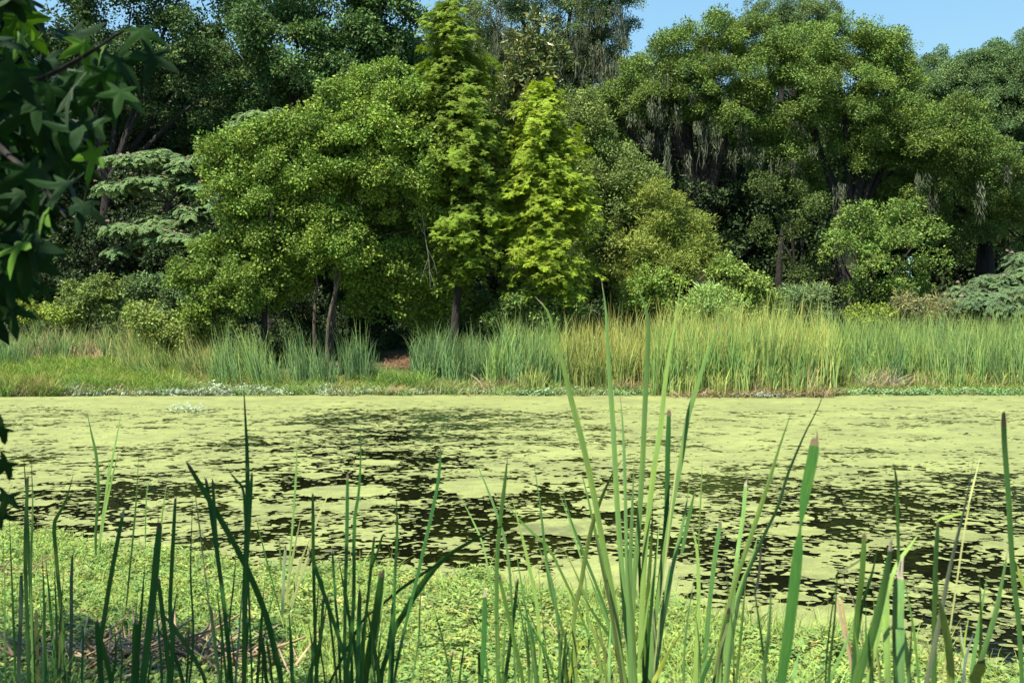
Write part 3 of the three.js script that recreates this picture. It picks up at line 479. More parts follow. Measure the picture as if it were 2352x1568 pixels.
// bare trunks, dead branch
R = rng(111);
function stemThing(name, label, cat, d, pts, radii, mat, sides) {
  const p0 = at(pts[0][0], pts[0][1], d); p0.y = Math.min(p0.y, groundY(p0.x, p0.z) + 0.0 - 0.05 * (cat === 'tree trunk'));
  const t = thing(name, label, cat, p0), P = pts.map(([x, y], i) => (i || cat !== 'tree trunk' ? at(x, y, d) : p0));
  add(cat === 'tree trunk' ? 'trunk' : 'stem', stemGeo(P, radii, 8, 6), mat, t);
  for (const s of sides ?? []) add('twig', stemGeo(s.map(([x, y]) => at(x, y, d)), [radii[0] * 0.55, radii[0] * 0.2], 5, 4), mat, t);
}
stemThing('bare_trunk', 'leaning pale grey trunk under the vine covered tree, the longer of two', 'tree trunk', 31.6, [[748, 790], [756, 730], [768, 670], [772, 610]], [0.075, 0.06, 0.05, 0.03], paleBark, [[[764, 690], [778, 640], [790, 600]]]);
stemThing('bare_trunk', 'short pale grey trunk left of the leaning one under the vine covered tree', 'tree trunk', 32, [[722, 780], [722, 710], [728, 650], [720, 590]], [0.06, 0.05, 0.04, 0.02], paleBark);
stemThing('tree_trunk', 'forked thick dark trunk in the shadows at far right', 'tree trunk', 45, [[2255, 700], [2258, 600], [2262, 540], [2250, 470]], [0.34, 0.27, 0.24, 0.18], bark, [[[2260, 570], [2300, 500], [2330, 450]]]);
stemThing('tree_trunk', 'thick dark trunk under the canopy left of the round bush tree', 'tree trunk', 41, [[1930, 720], [1932, 640], [1925, 560], [1935, 480]], [0.3, 0.25, 0.22, 0.18], bark);
stemThing('tree_trunk', 'slim dark trunk deep under the moss-hung boughs', 'tree trunk', 43, [[1795, 720], [1790, 620], [1800, 520]], [0.16, 0.13, 0.1], bark);
stemThing('dead_branch', 'bleached dead branch hanging with forked twigs under the vine covered tree', 'dead branch', 31.9, [[968, 480], [976, 540], [984, 590], [988, 660]], [0.014, 0.013, 0.01, 0.004], deadWood, [[[980, 570], [996, 600], [1004, 632]], [[984, 592], [974, 620], [966, 646]], [[986, 620], [994, 644], [1000, 662]], [[975, 540], [962, 515], [944, 496]]]);
// ------------------------------------------------------------------ reeds and low plants on the far bank
R = rng(121);
function reedClump(n, h, w, o = {}) {                      // a tuft of long cattail leaves, base at the origin, about h tall
  const mb = new MB();
  for (let i = 0; i < n; i++) {
    const b = V(rnd(-0.14, 0.14), 0, rnd(-0.14, 0.14)), az = rnd(6.28), lean = rnd(0.02, o.lean ?? 0.2), H = h * rnd(0.6, 1.05), out = V(Math.cos(az) * lean, 1, Math.sin(az) * lean).normalize(), bend = V(rnd(-1, 1), -rnd(0, 0.5), rnd(-1, 1)).multiplyScalar((o.bend ?? 0.2) * H), fa = rnd(6.28), s = V(Math.cos(fa), 0, Math.sin(fa));
    const ww = w * rnd(0.7, 1.2), k = rnd(0.75, 1.25), hue = rnd(-0.1, 0.1), dry = R() < (o.dry ?? 0.1), N = 5; let pl, pr;
    for (let j = 0; j <= N; j++) {
      const t = j / N, p = b.clone().addScaledVector(out, H * t).addScaledVector(bend, t * t * t), q = ww * 0.5 * (j === N ? 0.05 : Math.min(1, (1 - t) * 2.2));
      const l = p.clone().addScaledVector(s, q), r = p.clone().addScaledVector(s, -q), tip = sstep(t, 0.7, 1) * 0.7;
      const c = dry ? [k * 2.0, k * 1.5, k * 1.6] : [k * (1 + hue + tip), k * (1 + tip * 0.4), k * (1 - hue)];
      if (j) { mb.tri(pl, pr, l, c); mb.tri(pr, r, l, c); } pl = l; pr = r;
    }
  }
  return mb.geo();
}
const reedS = [0, 1, 2, 3, 4, 5].map((k) => reedClump(11, 1.0, 0.024, { dry: 0.12, lean: k % 3 ? 0.24 : 0.5, bend: k % 2 ? 0.2 : 0.4 })), leanS = [0, 1].map(() => reedClump(12, 1.0, 0.02, { lean: 0.35, bend: 0.3, dry: 0.14 })), grassS = [0, 1, 2].map(() => reedClump(16, 1.0, 0.02, { lean: 0.7, bend: 0.3, dry: 0.06 })), strawS = [0, 1].map(() => reedClump(14, 1.0, 0.022, { lean: 1.3, bend: 0.5, dry: 0 }));
const reedMat = leafMat(0.35, 0.08, 0.4);
function stuffGroup(name, label, cat) { const g = new THREE.Group(); g.name = numbered(name); scene.add(g); return tag(g, label, cat, null, 'stuff'); }
function stand(name, label, cat, spec, parent) {           // spec: patches of reeds [px0, px1, d0, d1, per m2, height, colour, lean to the right, shapes]
  const sc = new Scatter(spec[0].geos ?? reedS); let mid = V(0, 0, 0), n = 0;
  for (const s of spec) {
    const dm = (s.d[0] + s.d[1]) / 2, wide = rad(s.x[1] - s.x[0], dm), N = Math.round(wide * (s.d[1] - s.d[0]) * s.per);
    for (let i = 0; i < N; i++) {
      const d = rnd(s.d[0], s.d[1]), px = rnd(s.x[0], s.x[1]), x = ((px - PW / 2) / FOCAL) * d, z = -d, lump = nz.noise(x * 0.9, 3, z * 0.9), hN = nz.noise(x * 2.3, 8, z * 2.3);
      if (rnd(-0.9, 0.6) > lump + (s.fill ?? 0.5)) continue;
      const edge = s.soft ? Math.min(1, 0.55 + Math.min(px - s.x[0], s.x[1] - px) / s.soft) : 1;
      const h = s.h * (R() < 0.11 ? rnd(1.05, 1.28) : rnd(0.68, 1.06)) * (1 + 0.34 * hN + 0.12 * nz.noise(x * 6, 2, z * 6)) * edge;
      const c = s.mix && sstep(nz.noise(x * 1.4, 20, z * 1.4) + rnd(-0.25, 0.25), -0.1, 0.25) > R() ? s.mix : s.col;
      sc.put(V(x, Math.max(groundY(x, z), 0) - 0.03, z), V((s.lean ?? 0) + rnd(-0.06, 0.06), 1, rnd(-0.08, 0.1)).normalize(), V(1, 1, 1).multiplyScalar(1).setY(h), tint(c, rnd(0.82, 1.18), rnd(-0.05, 0.05))); n++;
    }
  }
  sc.build('leaves', reedMat, parent ?? stuffGroup(name, label, cat));
}
function clumpThing(name, label, cat, spec, group) {        // the same as a thing with its leaves as one part
  const d = (spec[0].d[0] + spec[0].d[1]) / 2, p = at((spec[0].x[0] + spec[0].x[1]) / 2, 860, d); p.y = Math.max(0, groundY(p.x, p.z));
  const t = thing(name, label, cat, p, group);
  stand(null, null, null, spec, t);
}
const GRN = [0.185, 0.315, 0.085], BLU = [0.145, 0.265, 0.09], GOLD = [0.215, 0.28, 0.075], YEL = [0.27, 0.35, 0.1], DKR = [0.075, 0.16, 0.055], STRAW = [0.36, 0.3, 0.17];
stand('cattail_stand', 'dense tall cattail stand along the right part of the far bank, reaching farthest into the pond', 'cattails', [{ x: [1500, 1915], d: [27.4, 31.5], per: 30, h: 2.15, col: GRN, mix: YEL, fill: 0.75, lean: 0.03 }, { x: [1545, 1900], d: [27.2, 27.9], per: 22, h: 0.9, col: YEL, mix: STRAW, fill: 0.7 }]);
stand('cattail_stand', 'paler cattail stand at the far right beyond the low green margin, tops under the bushes', 'cattails', [{ x: [1900, 2700], d: [29.2, 33], per: 28, h: 1.9, col: GRN, mix: BLU, fill: 0.75, lean: -0.03 }, { x: [1900, 2360], d: [29.0, 29.8], per: 18, h: 0.8, col: YEL, mix: GRN, fill: 0.6 }, { x: [2200, 2600], d: [29.6, 31], per: 14, h: 2.0, col: BLU, fill: 0.8 }]);
stand('cattail_stand', 'golden olive reeds behind the tall foreground leaves, brown at their feet', 'reeds', [{ x: [1285, 1520], d: [28.8, 32.5], per: 30, h: 1.75, col: GOLD, mix: YEL, fill: 0.8 }, { x: [1380, 1500], d: [28.7, 29.4], per: 16, h: 1.5, col: [0.17, 0.17, 0.05], mix: GOLD, fill: 0.7 }]);
stand('cattail_stand', 'blue-green cattail stand right of the bare cypress trunk, leaning slightly right', 'cattails', [{ x: [1120, 1300], d: [28.8, 31.8], per: 28, h: 1.9, col: BLU, mix: GRN, fill: 0.8, lean: 0.06, soft: 60 }, { x: [1190, 1260], d: [28.3, 28.8], per: 26, h: 0.9, col: YEL, fill: 0.8 }]);
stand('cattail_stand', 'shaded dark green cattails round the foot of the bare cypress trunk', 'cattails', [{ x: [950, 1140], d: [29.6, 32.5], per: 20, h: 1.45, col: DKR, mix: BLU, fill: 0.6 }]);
clumpThing('cattail_clump', 'leaning cattail clump with drooping pale tips, leftmost of the far bank clumps', 'cattail clump', [{ x: [480, 650], d: [29.0, 30.8], per: 15, h: 1.8, col: BLU, mix: GRN, fill: 0.9, lean: -0.24, geos: leanS, soft: 70 }], 'cattail clumps left of the gap in the far bank');
clumpThing('cattail_clump', 'blue-green cattail clump right beside the leaning one, curving to the left', 'cattail clump', [{ x: [650, 770], d: [29.0, 30.4], per: 15, h: 1.85, col: BLU, mix: DKR, fill: 0.9, lean: -0.15, geos: leanS, soft: 60 }], 'cattail clumps left of the gap in the far bank');
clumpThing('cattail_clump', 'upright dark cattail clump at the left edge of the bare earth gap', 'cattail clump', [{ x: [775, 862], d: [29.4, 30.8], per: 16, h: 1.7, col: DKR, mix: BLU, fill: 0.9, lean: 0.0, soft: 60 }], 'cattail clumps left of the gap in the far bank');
stand('reed_bed', 'thin mixed reeds with dry stalks on the left bank below the shrub mound', 'reeds', [{ x: [20, 330], d: [31, 33.8], per: 16, h: 1.15, col: [0.16, 0.27, 0.08], mix: [0.24, 0.27, 0.12], fill: 0.5 }, { x: [-300, 60], d: [30, 33], per: 14, h: 1.1, col: BLU, fill: 0.5 }]);
stand('leaning_grass', 'olive marsh grass sweeping to the left between the mown looking slope and the first cattail clump', 'grass', [{ x: [290, 520], d: [29.6, 32.2], per: 26, h: 1.35, col: [0.16, 0.26, 0.065], mix: [0.22, 0.27, 0.09], fill: 0.8, lean: -0.35, geos: leanS }]);
stand('bank_grass', 'short bright green grass and weeds along the far waterline', 'grass', [{ x: [-400, 420], d: [28.2, 31.2], per: 44, h: 0.5, col: [0.14, 0.27, 0.04], mix: [0.19, 0.27, 0.06], fill: 0.9, geos: grassS }, { x: [-400, 130], d: [27.3, 28.6], per: 40, h: 0.55, col: [0.16, 0.26, 0.05], mix: [0.24, 0.24, 0.09], fill: 0.9 }, { x: [420, 900], d: [28.7, 30], per: 26, h: 0.38, col: [0.16, 0.27, 0.05], mix: [0.21, 0.26, 0.07], fill: 0.7 }, { x: [860, 1000], d: [28.6, 30], per: 22, h: 0.6, col: [0.14, 0.26, 0.05], fill: 0.7 }, { x: [900, 1500], d: [28.6, 29.6], per: 26, h: 0.3, col: [0.17, 0.25, 0.06], mix: [0.24, 0.24, 0.1], fill: 0.7 }, { x: [1900, 2700], d: [28.6, 29.6], per: 40, h: 0.32, col: [0.15, 0.26, 0.045], mix: [0.2, 0.26, 0.06], fill: 0.9 }]);
stand('waterline_tufts', 'ragged green tufts jutting into the duckweed along the far waterline', 'grass', [{ x: [-300, 2600], d: [27.5, 28.6], per: 9, h: 0.42, col: [0.16, 0.27, 0.06], mix: [0.24, 0.26, 0.1], fill: 0.15, geos: grassS }]);
stand('dead_reeds', 'dry straw coloured reed stems fallen along the feet of the cattails', 'dead reeds', [{ x: [1550, 1915], d: [27.0, 27.9], per: 26, h: 0.42, col: STRAW, mix: [0.25, 0.2, 0.12], fill: 0.8, geos: strawS }, { x: [1955, 2080], d: [28.9, 29.7], per: 22, h: 0.95, col: [0.42, 0.37, 0.27], fill: 0.8 }, { x: [2080, 2330], d: [29.0, 29.6], per: 8, h: 0.8, col: STRAW, fill: 0.6 }, { x: [1400, 1530], d: [28.3, 29.0], per: 18, h: 0.7, col: [0.26, 0.21, 0.13], fill: 0.7 }, { x: [1080, 1200], d: [28.6, 29.4], per: 12, h: 0.6, col: STRAW, fill: 0.6 }, { x: [70, 300], d: [31.4, 33], per: 5, h: 0.75, col: [0.36, 0.27, 0.19], fill: 0.6 }, { x: [170, 230], d: [31.2, 32], per: 40, h: 0.8, col: [0.44, 0.33, 0.24], fill: 0.9 }, { x: [880, 990], d: [31.5, 34], per: 18, h: 0.25, col: [0.26, 0.17, 0.1], fill: 0.8 }, { x: [330, 470], d: [29.3, 30], per: 10, h: 0.6, col: STRAW, fill: 0.6 }]);
clumpThing('dead_grass_tuft', 'small dry straw tuft at the waterline below the bare earth gap', 'grass tuft', [{ x: [884, 928], d: [28.1, 28.6], per: 90, h: 0.42, col: [0.4, 0.33, 0.2], fill: 1, geos: strawS }]);

R = rng(127);
{ // low growth under the trees
  const sc = new Scatter(bushS);
  for (let i = 0; i < 5200; i++) { const d = rnd(32.6, 40), x = rnd(-0.62, 0.62) * d, px = (x / d) * FOCAL + PW / 2, lump = nz.noise(x * 0.7, 2, d * 0.7); if (px > 870 && px < 995 && d < 35) continue; const h = Math.max(0.05, (0.35 + 1.1 * lump) * (d - 32) * 0.4); sc.put(V(x, groundY(x, -d) + rnd(0, Math.min(h, 1.3)), -d), V(rnd(-0.5, 0.5), 1, rnd(-0.2, 0.6)).normalize(), rnd(0.9, 1.6), tint([0.075, 0.12, 0.03], rnd(0.6, 1.3), rnd(-0.1, 0.1))); }
  sc.build('leaves', foliageMat, stuffGroup('undergrowth', 'low shaded undergrowth on the ground below the trees', 'undergrowth'));
}
// floating leaves along the far waterline
R = rng(131);
function padSprig(n, r, L, wide, up = 1) { const mb = new MB(); for (let i = 0; i < n; i++) { const a = rnd(6.28), q = Math.sqrt(R()) * r, b = V(Math.cos(a) * q, rnd(0, 0.09), Math.sin(a) * q), nn = V(rnd(-0.5, 0.5), up, rnd(-0.2, 0.8)).normalize(), t = randDir(); t.addScaledVector(nn, -t.dot(nn)).normalize(); const k = rnd(0.75, 1.25); leaf(mb, b, t, nn, L * rnd(0.7, 1.2), wide * rnd(0.8, 1.2), [k, k, k], 0.12); } return mb.geo(); }
const padS = [0, 1].map(() => padSprig(34, 0.26, 0.075, 0.06));
function pads(label, rows) {
  const sc = new Scatter(padS);
  for (const r of rows) { const dm = (r.d[0] + r.d[1]) / 2, N = Math.round(rad(r.x[1] - r.x[0], dm) * (r.d[1] - r.d[0]) * r.per); for (let i = 0; i < N; i++) { const d = rnd(...r.d), px = rnd(...r.x), x = ((px - PW / 2) / FOCAL) * d, off = 0.7 * nz.noise(x * 0.8, 1, 7) + 0.3 * nz.noise(x * 2.6, 1, 3); sc.put(V(x, Math.max(0.01, groundY(x, -d - off)) + 0.03, -d - off), V(rnd(-0.1, 0.1), 1, rnd(-0.1, 0.2)).normalize(), rnd(0.8, 1.2), tint(r.col, rnd(0.8, 1.2), rnd(-0.04, 0.04))); } }
  sc.build('leaves', leafMat(0.15, 0.25, 0.3), stuffGroup('water_pennywort', label, 'water plants'));
}
pads('pale silver-green floating leaves in a strip along the far waterline left of centre', [{ x: [125, 560], d: [27.7, 29.4], per: 24, col: [0.27, 0.33, 0.22] }, { x: [540, 860], d: [27.8, 28.9], per: 20, col: [0.24, 0.31, 0.17] }, { x: [400, 470], d: [22.2, 23.2], per: 6, col: [0.25, 0.32, 0.2] }]);
pads('blue-green floating leaves along the far waterline under the reeds at right', [{ x: [1170, 1560], d: [27.8, 28.7], per: 20, col: [0.19, 0.3, 0.13] }, { x: [1910, 2600], d: [28.0, 28.8], per: 20, col: [0.17, 0.29, 0.12] }, { x: [820, 1170], d: [27.9, 28.7], per: 14, col: [0.2, 0.27, 0.12] }, { x: [1700, 1800], d: [26.9, 27.3], per: 16, col: [0.24, 0.3, 0.2] }]);

// ------------------------------------------------------------------ leafy mat on the near bank
R = rng(141);
const weedS = [0, 1, 2, 3].map(() => {
  const mb = new MB();
  for (let s = 0; s < 3; s++) {
    const b = V(rnd(-0.05, 0.05), 0, rnd(-0.05, 0.05)), top = V(b.x + rnd(-0.07, 0.07), rnd(0.1, 0.19), b.z + rnd(-0.07, 0.07)), k0 = rnd(0.85, 1.2), sd = V(0.003, 0, 0.002);
    mb.tri(b.clone().add(sd), b.clone().sub(sd), top, [0.8, 0.7, 0.5]);
    for (let j = 0; j < 5; j++) {
      const f = 0.35 + 0.65 * (j / 4), p = b.clone().lerp(top, f), a0 = j * 1.57 + rnd(0.5), L = (0.038 + 0.016 * Math.sin(f * 3)) * rnd(0.8, 1.25);
      for (const a of [a0, a0 + 3.14]) { const t = V(Math.cos(a), rnd(-0.1, 0.5), Math.sin(a)).normalize(), n = V(-Math.cos(a) * 0.4, 1, -Math.sin(a) * 0.4).normalize(), k = k0 * rnd(0.8, 1.2), h = rnd(-0.08, 0.12); leaf(mb, p, t, n, L, L * 0.46, [k * (1 + h), k, k * (1 - h)], 0.2); }
    }
  }
  return mb.geo();
});
const nearCover = new Scatter(weedS), lit0 = onGround(380, 1555);
{
  for (let i = 0; i < 38000; i++) {
    const d = 3.4 + 8.6 * Math.pow(R(), 0.8), x = rnd(-0.62, 0.62) * d, e = edgeNear(x) + 0.35 * nz.noise(x * 2.1, 3, d * 1.3) + 0.15 * nz.noise(x * 6, 1, d * 4);
    const px = (x / d) * FOCAL + PW / 2;
    if (d > e) continue;
    const gap = x > 0.3 ? sstep(d, e - 1.1, e - 0.2) : sstep(d, e - 0.25, e) * 0.5;
    if (R() < gap * 0.93) continue;
    const lump = nz.noise(x * 1.3, 5, d * 1.3), lx = x - lit0.x, ld = d + lit0.z, litter = Math.exp(-(lx * lx) / 0.5 - (ld * ld) / 0.22);
    if (R() < litter * 0.9 || R() < (px < 520 ? 0.0 : 0.1) - lump * 0.25) continue;
    const dryish = sstep(fbm(x * 2, 3, d * 2, 2), 0.05, 0.4) * 0.5;
    nearCover.put(V(x, Math.max(0.0, groundY(x, -d)) - 0.02, -d), V(rnd(-0.25, 0.25), 1, rnd(-0.25, 0.25)).normalize(), rnd(0.6, 1.15) * (1 + 0.3 * lump), tint(R() < 0.04 ? [0.42, 0.37, 0.13] : R() < 0.4 ? [0.19, 0.32, 0.07] : [0.27 + dryish * 0.1, 0.37, 0.085], rnd(0.72, 1.2), rnd(-0.06, 0.06)));
  }
  const thin = new Scatter([0, 1].map(() => reedClump(9, 0.3, 0.006, { lean: 0.6, bend: 0.5, dry: 0.15 })));
  for (let i = 0; i < 4200; i++) { const d = rnd(4, 9), x = rnd(-0.6, 0.6) * d; if (d > edgeNear(x) - 0.1 || nz.noise(x * 0.9, 4, d * 0.9) < -0.12) continue; thin.put(V(x, Math.max(0, groundY(x, -d)), -d), V(rnd(-0.2, 0.2), 1, rnd(-0.2, 0.2)).normalize(), rnd(0.5, 1.1), tint([0.2, 0.32, 0.07], rnd(0.7, 1.3), rnd(-0.05, 0.1))); }
  thin.build('blades', reedMat, stuffGroup('bank_grass', 'thin grass blades growing through the leafy mat on the near bank', 'grass'));
  nearCover.build('leaves', leafMat(0.35, 0.4, 0.25), stuffGroup('ground_cover', 'mat of small yellow-green leaves covering the near bank', 'ground cover'));
}

// ------------------------------------------------------------------ dead reed litter on the near bank
R = rng(151);
const strawG = [0, 1, 2].map((q) => { const L = [0.5, 0.32, 0.7][q], p = [V(-L / 2, 0, 0), V(-L / 6, rnd(-0.02, 0.03), 0.01), V(L / 6, rnd(0, 0.03), -0.01), V(L / 2, 0, rnd(-0.03, 0.03))], g = stemGeo(p, [0.006, 0.009, 0.008, 0.004], 5, 2); const n = g.attributes.position.count; g.setAttribute('color', new THREE.Float32BufferAttribute(new Float32Array(n * 3).fill(1), 3)); return g; });
{
  const sc = new Scatter(strawG);
  const heap = (px, py, sx, sd, n, hi) => { const c = onGround(px, py); for (let i = 0; i < n; i++) { const gx = (R() + R() + R() - 1.5) * 1.1, gz = (R() + R() + R() - 1.5) * 1.1, x = c.x + gx * sx, z = c.z + gz * sd; sc.put(V(x, Math.max(0, groundY(x, z)) + 0.02 + rnd(hi) * Math.exp(-2 * (gx * gx + gz * gz)), z), V(rnd(-0.8, 0.8), 1, rnd(-0.8, 0.8)).normalize(), rnd(0.3, 0.95), tint([0.3, 0.22, 0.125], rnd(0.35, 1.35), rnd(-0.05, 0.1))); } };
  heap(400, 1555, 0.5, 0.4, 480, 0.16); heap(260, 1560, 0.5, 0.36, 320, 0.14); heap(530, 1565, 0.35, 0.26, 150, 0.12); heap(100, 1555, 0.5, 0.4, 240, 0.1); heap(60, 1350, 0.25, 0.3, 40, 0.1); heap(1450, 1540, 0.6, 0.3, 36, 0.1); heap(700, 1500, 0.6, 0.4, 40, 0.12); heap(1950, 1560, 0.3, 0.2, 16, 0.1);
  sc.build('straw', strawMat, stuffGroup('reed_litter', 'heap of broken dry reed straw among the green leaves at lower left', 'reed litter'));
}

// ------------------------------------------------------------------ cattails in the foreground: every leaf by itself
const TONES = { dark: [0.034, 0.135, 0.022], mid: [0.08, 0.195, 0.036], light: [0.155, 0.31, 0.075], pale: [0.27, 0.36, 0.16], olive: [0.1, 0.13, 0.035], bright: [0.22, 0.33, 0.06], straw: [0.3, 0.265, 0.14], grey: [0.13, 0.19, 0.12] };
const bladeMats = {};
const bladeMat = (tone0) => { const tone = tone0, key = tone + Math.floor(rnd(3)), j = [[1, 1, 1], [1.25, 1.1, 0.95], [0.82, 0.88, 1]][+key.slice(-1)]; return (bladeMats[key] ??= new THREE.MeshPhysicalMaterial({ color: new THREE.Color().setRGB(...TONES[tone].map((c, k) => c * j[k] * 1.5)), map: streakTex, roughness: 0.8, specularIntensity: 0.35, transmission: 0.25, thickness: 0, clearcoat: 0.05, clearcoatRoughness: 0.3, side: THREE.DoubleSide })); };
const tipMats = [[0.19, 0.16, 0.08], [0.4, 0.38, 0.25], [0.12, 0.105, 0.06]].map((c) => new THREE.MeshStandardMaterial({ color: new THREE.Color().setRGB(...c), map: streakTex, roughness: 0.9, side: THREE.DoubleSide }));
function ribbon(curve, t0, t1, width, seg, turn) {          // a leaf blade: lens-shaped in section, so that it has an edge and a back
  const pos = [], uv = [], idx = [], q = V(0, 0, 0);
  for (let i = 0; i <= seg; i++) {
    const t = lerp(t0, t1, i / seg), c = curve.getPoint(t), tan = curve.getTangent(t), w = width(t) / 2;
    const s = V(1, 0, 0).applyAxisAngle(UP, turn(t)); s.addScaledVector(tan, -s.dot(tan)).normalize(); const n = s.clone().cross(tan).normalize();
    const v = curve.len * t;
    for (const [a, b, u] of [[-1, 0, 0], [-0.4, 0.1, 0.3], [0.4, 0.1, 0.7], [1, 0, 1], [1, 0, 1], [0, -0.1, 0.5], [-1, 0, 0]]) { q.copy(c).addScaledVector(s, w * a).addScaledVector(n, w * b); pos.push(q.x, q.y, q.z); uv.push(u, v); }
  }
  for (let i = 0; i < seg; i++) for (const j of [0, 1, 2, 4, 5]) { const a = i * 7 + j, b = a + 1; idx.push(a, a + 7, b, b, a + 7, b + 7); }
  const g = new THREE.BufferGeometry(); g.setAttribute('position', new THREE.Float32BufferAttribute(pos, 3)); g.setAttribute('uv', new THREE.Float32BufferAttribute(uv, 2)); g.setIndex(idx); g.computeVertexNormals(); return g;
}
function blade(t, d, basePx, w, tone, tip, P, o = {}) {     // w: width in the photograph's pixels; tip: cut (mown, torn and dry), dry (brown point) or point
  const n = P.length, foot = o.rooted && !o.d && d > 5 ? -onGround(P[n - 1][0], P[n - 1][1] + 12).z : d, tilt = o.tilt ?? rnd(-0.12, 0.12), dj = foot + rnd(-0.12, 0.12);
  const pts = P.map(([x, y], i) => at(x, y, dj + tilt * (1 - i / Math.max(1, n - 1)))).reverse();   // from the foot up
  const low = P[n - 1], prev = P[Math.max(0, n - 2)];
  if (!o.rooted) {
    const foot0 = pts[0], gy = Math.max(0.02, groundY(foot0.x, foot0.z)), py = 740 + ((EYE - gy) / dj) * FOCAL;
    if (py > low[1] + 20) { const slope = (low[0] - prev[0]) / Math.max(30, low[1] - prev[1]); const ex = low[0] + slope * (py - low[1]), bx = basePx === null ? ex : lerp(ex, basePx, 0.55); const f = at(bx, py, dj); f.y = gy - 0.03; pts.unshift(f); }
  }
  const curve = new THREE.CatmullRomCurve3(pts, false, 'centripetal'); curve.len = curve.getLength();
  const turn0 = o.turn ?? rnd(-0.6, 0.6), tw = o.twist ?? rnd(-0.9, 0.9), W = rad(w, dj) * (0.66 + 0.36 / Math.cos(clamp(turn0, -0.9, 0.9)));
  const cut = tip === 'cut', taper = cut ? 0.9 : o.taper ?? 0.62;
  const waist = o.waist; // where a twisted leaf shows its edge
  const width = (s) => W * (0.72 + 0.28 * sstep(s, 0, 0.3)) * (s > taper ? (cut ? lerp(1, 0.7, (s - taper) / (1 - taper)) : Math.max(0.06, Math.pow(1 - (s - taper) / (1 - taper), 0.8))) : 1) * (waist ? 1 - 0.82 * Math.exp(-Math.pow((s - waist) / 0.09, 2)) : 1);
  const turn = (s) => turn0 + tw * (s - 0.5);
  const dryLen = o.dryLen ?? (cut ? 0.018 : tip === 'dry' ? 0.06 : 0), split = 1 - dryLen;
  const leafM = add('leaf', ribbon(curve, 0, split, width, Math.max(10, Math.min(30, Math.round(curve.len * 14))), turn), bladeMat(tone), t);
  if (!dryLen) return leafM;
  const tm = tipMats[o.tipTone ?? Math.floor(rnd(3))];
  if (!cut) { add('dry_tip', ribbon(curve, split, 1, width, 4, turn), tm, leafM).position.set(0, 0, 0); return leafM; }
  const parts = [ribbon(curve, split, 1, width, 3, turn)], k = 2 + Math.floor(rnd(2.5));
  for (let i = 0; i < k; i++) {                            // torn ends, each its own sliver
    const c0 = curve.getPoint(1), tan = curve.getTangent(1), s = V(1, 0, 0).applyAxisAngle(UP, turn(1)), wd = width(1), L = (o.tear ?? 1) * rnd(0.5, 2.0) * wd, off = ((i + 0.5) / k - 0.5) * wd * 0.85;
    const a = c0.clone().addScaledVector(s, off).addScaledVector(tan, -0.002), b = a.clone().addScaledVector(tan, L * 0.6).addScaledVector(s, rnd(-0.1, 0.1) * wd), e = b.clone().addScaledVector(tan, L * 0.5).addScaledVector(s, rnd(-0.35, 0.35) * wd).addScaledVector(V(0, 0, 1), rnd(-0.3, 0.3) * wd);
    const cv = new THREE.CatmullRomCurve3([a, b, e]); cv.len = L;
    parts.push(ribbon(cv, 0, 1, (q) => (wd / k) * 1.15 * (1 - 0.85 * q), 4, turn));
  }
  add('dry_tip', joined(parts), tm, leafM).position.set(0, 0, 0);
  return leafM;
}
function cattail(label, d, basePx, leaves, o = {}) {
  const p = at(basePx, 1568, d); p.y = Math.max(0.02, groundY(p.x, p.z));
  const t = thing(o.name ?? 'cattail_plant', label, o.cat ?? 'cattail plant', p, 'cattail plants on the near bank');
  for (const [w, tone, tip, P, q] of leaves) blade(t, q?.d ?? d, basePx, w, tone, tip, P, q);
  if (!o.name && d < 5) for (let i = 0, n = leaves.length > 4 ? 6 : 2; i < n; i++) {   // young thin leaves at its foot
    const x = basePx + rnd(-70, 70), top = rnd(1270, 1500), lean = rnd(-0.14, 0.14), c = rnd(-14, 14);
    blade(t, d, basePx, rnd(3.5, 6.5) * (3.2 / d), [...leaves.map((l) => l[1]).filter((q) => q !== 'straw'), 'mid'][Math.floor(rnd(leaves.length))] ?? 'mid', R() < 0.3 ? 'dry' : 'point', xy(x + lean * (1568 - top) + c, top, x + lean * (1568 - top) * 0.5, (top + 1568) / 2, x, 1568));
  }
  return t;
}
R = rng(161);
const xy = (...a) => { const r = []; for (let i = 0; i < a.length; i += 2) r.push([a[i], a[i + 1]]); return r; };
cattail('grey-green and brown-tipped cattail leaves at the far left edge under the hanging branch', 4.2, 80, [
  [8, 'mid', 'cut', xy(62, 1099, 57, 1279, 62, 1440, 66, 1568)], [5, 'light', 'point', xy(70, 1040, 74, 1160, 70, 1300, 72, 1450)], [6, 'mid', 'dry', xy(52, 1030, 60, 1150, 66, 1300, 75, 1480)],
  [8, 'dark', 'dry', xy(95, 1259, 99, 1340, 101, 1450, 104, 1568)], [8, 'dark', 'dry', xy(103, 1272, 113, 1379, 122, 1500, 126, 1568)], [9, 'grey', 'cut', xy(48, 1322, 46, 1430, 43, 1568)], [7, 'olive', 'cut', xy(82, 1410, 84, 1490, 87, 1568)], [5, 'dark', 'point', xy(20, 1180, 26, 1330, 32, 1480, 36, 1568)], [6, 'mid', 'dry', xy(4, 1200, 10, 1350, 14, 1568)], [5, 'pale', 'cut', xy(104, 1385, 100, 1440, 98, 1500)]]);
cattail('kinked cattail leaf with a bright upper half by the darkest open water', 4.6, 146, [[8, 'mid', 'point', xy(167, 1089, 150, 1150, 131, 1185, 124, 1200, 130, 1300, 140, 1412, 146, 1568), { twist: 0, taper: 0.7 }], [7, 'grey', 'cut', xy(165, 1282, 163, 1340, 163, 1400, 162, 1500)], [5, 'dark', 'point', xy(123, 1290, 128, 1400, 132, 1568)]]);
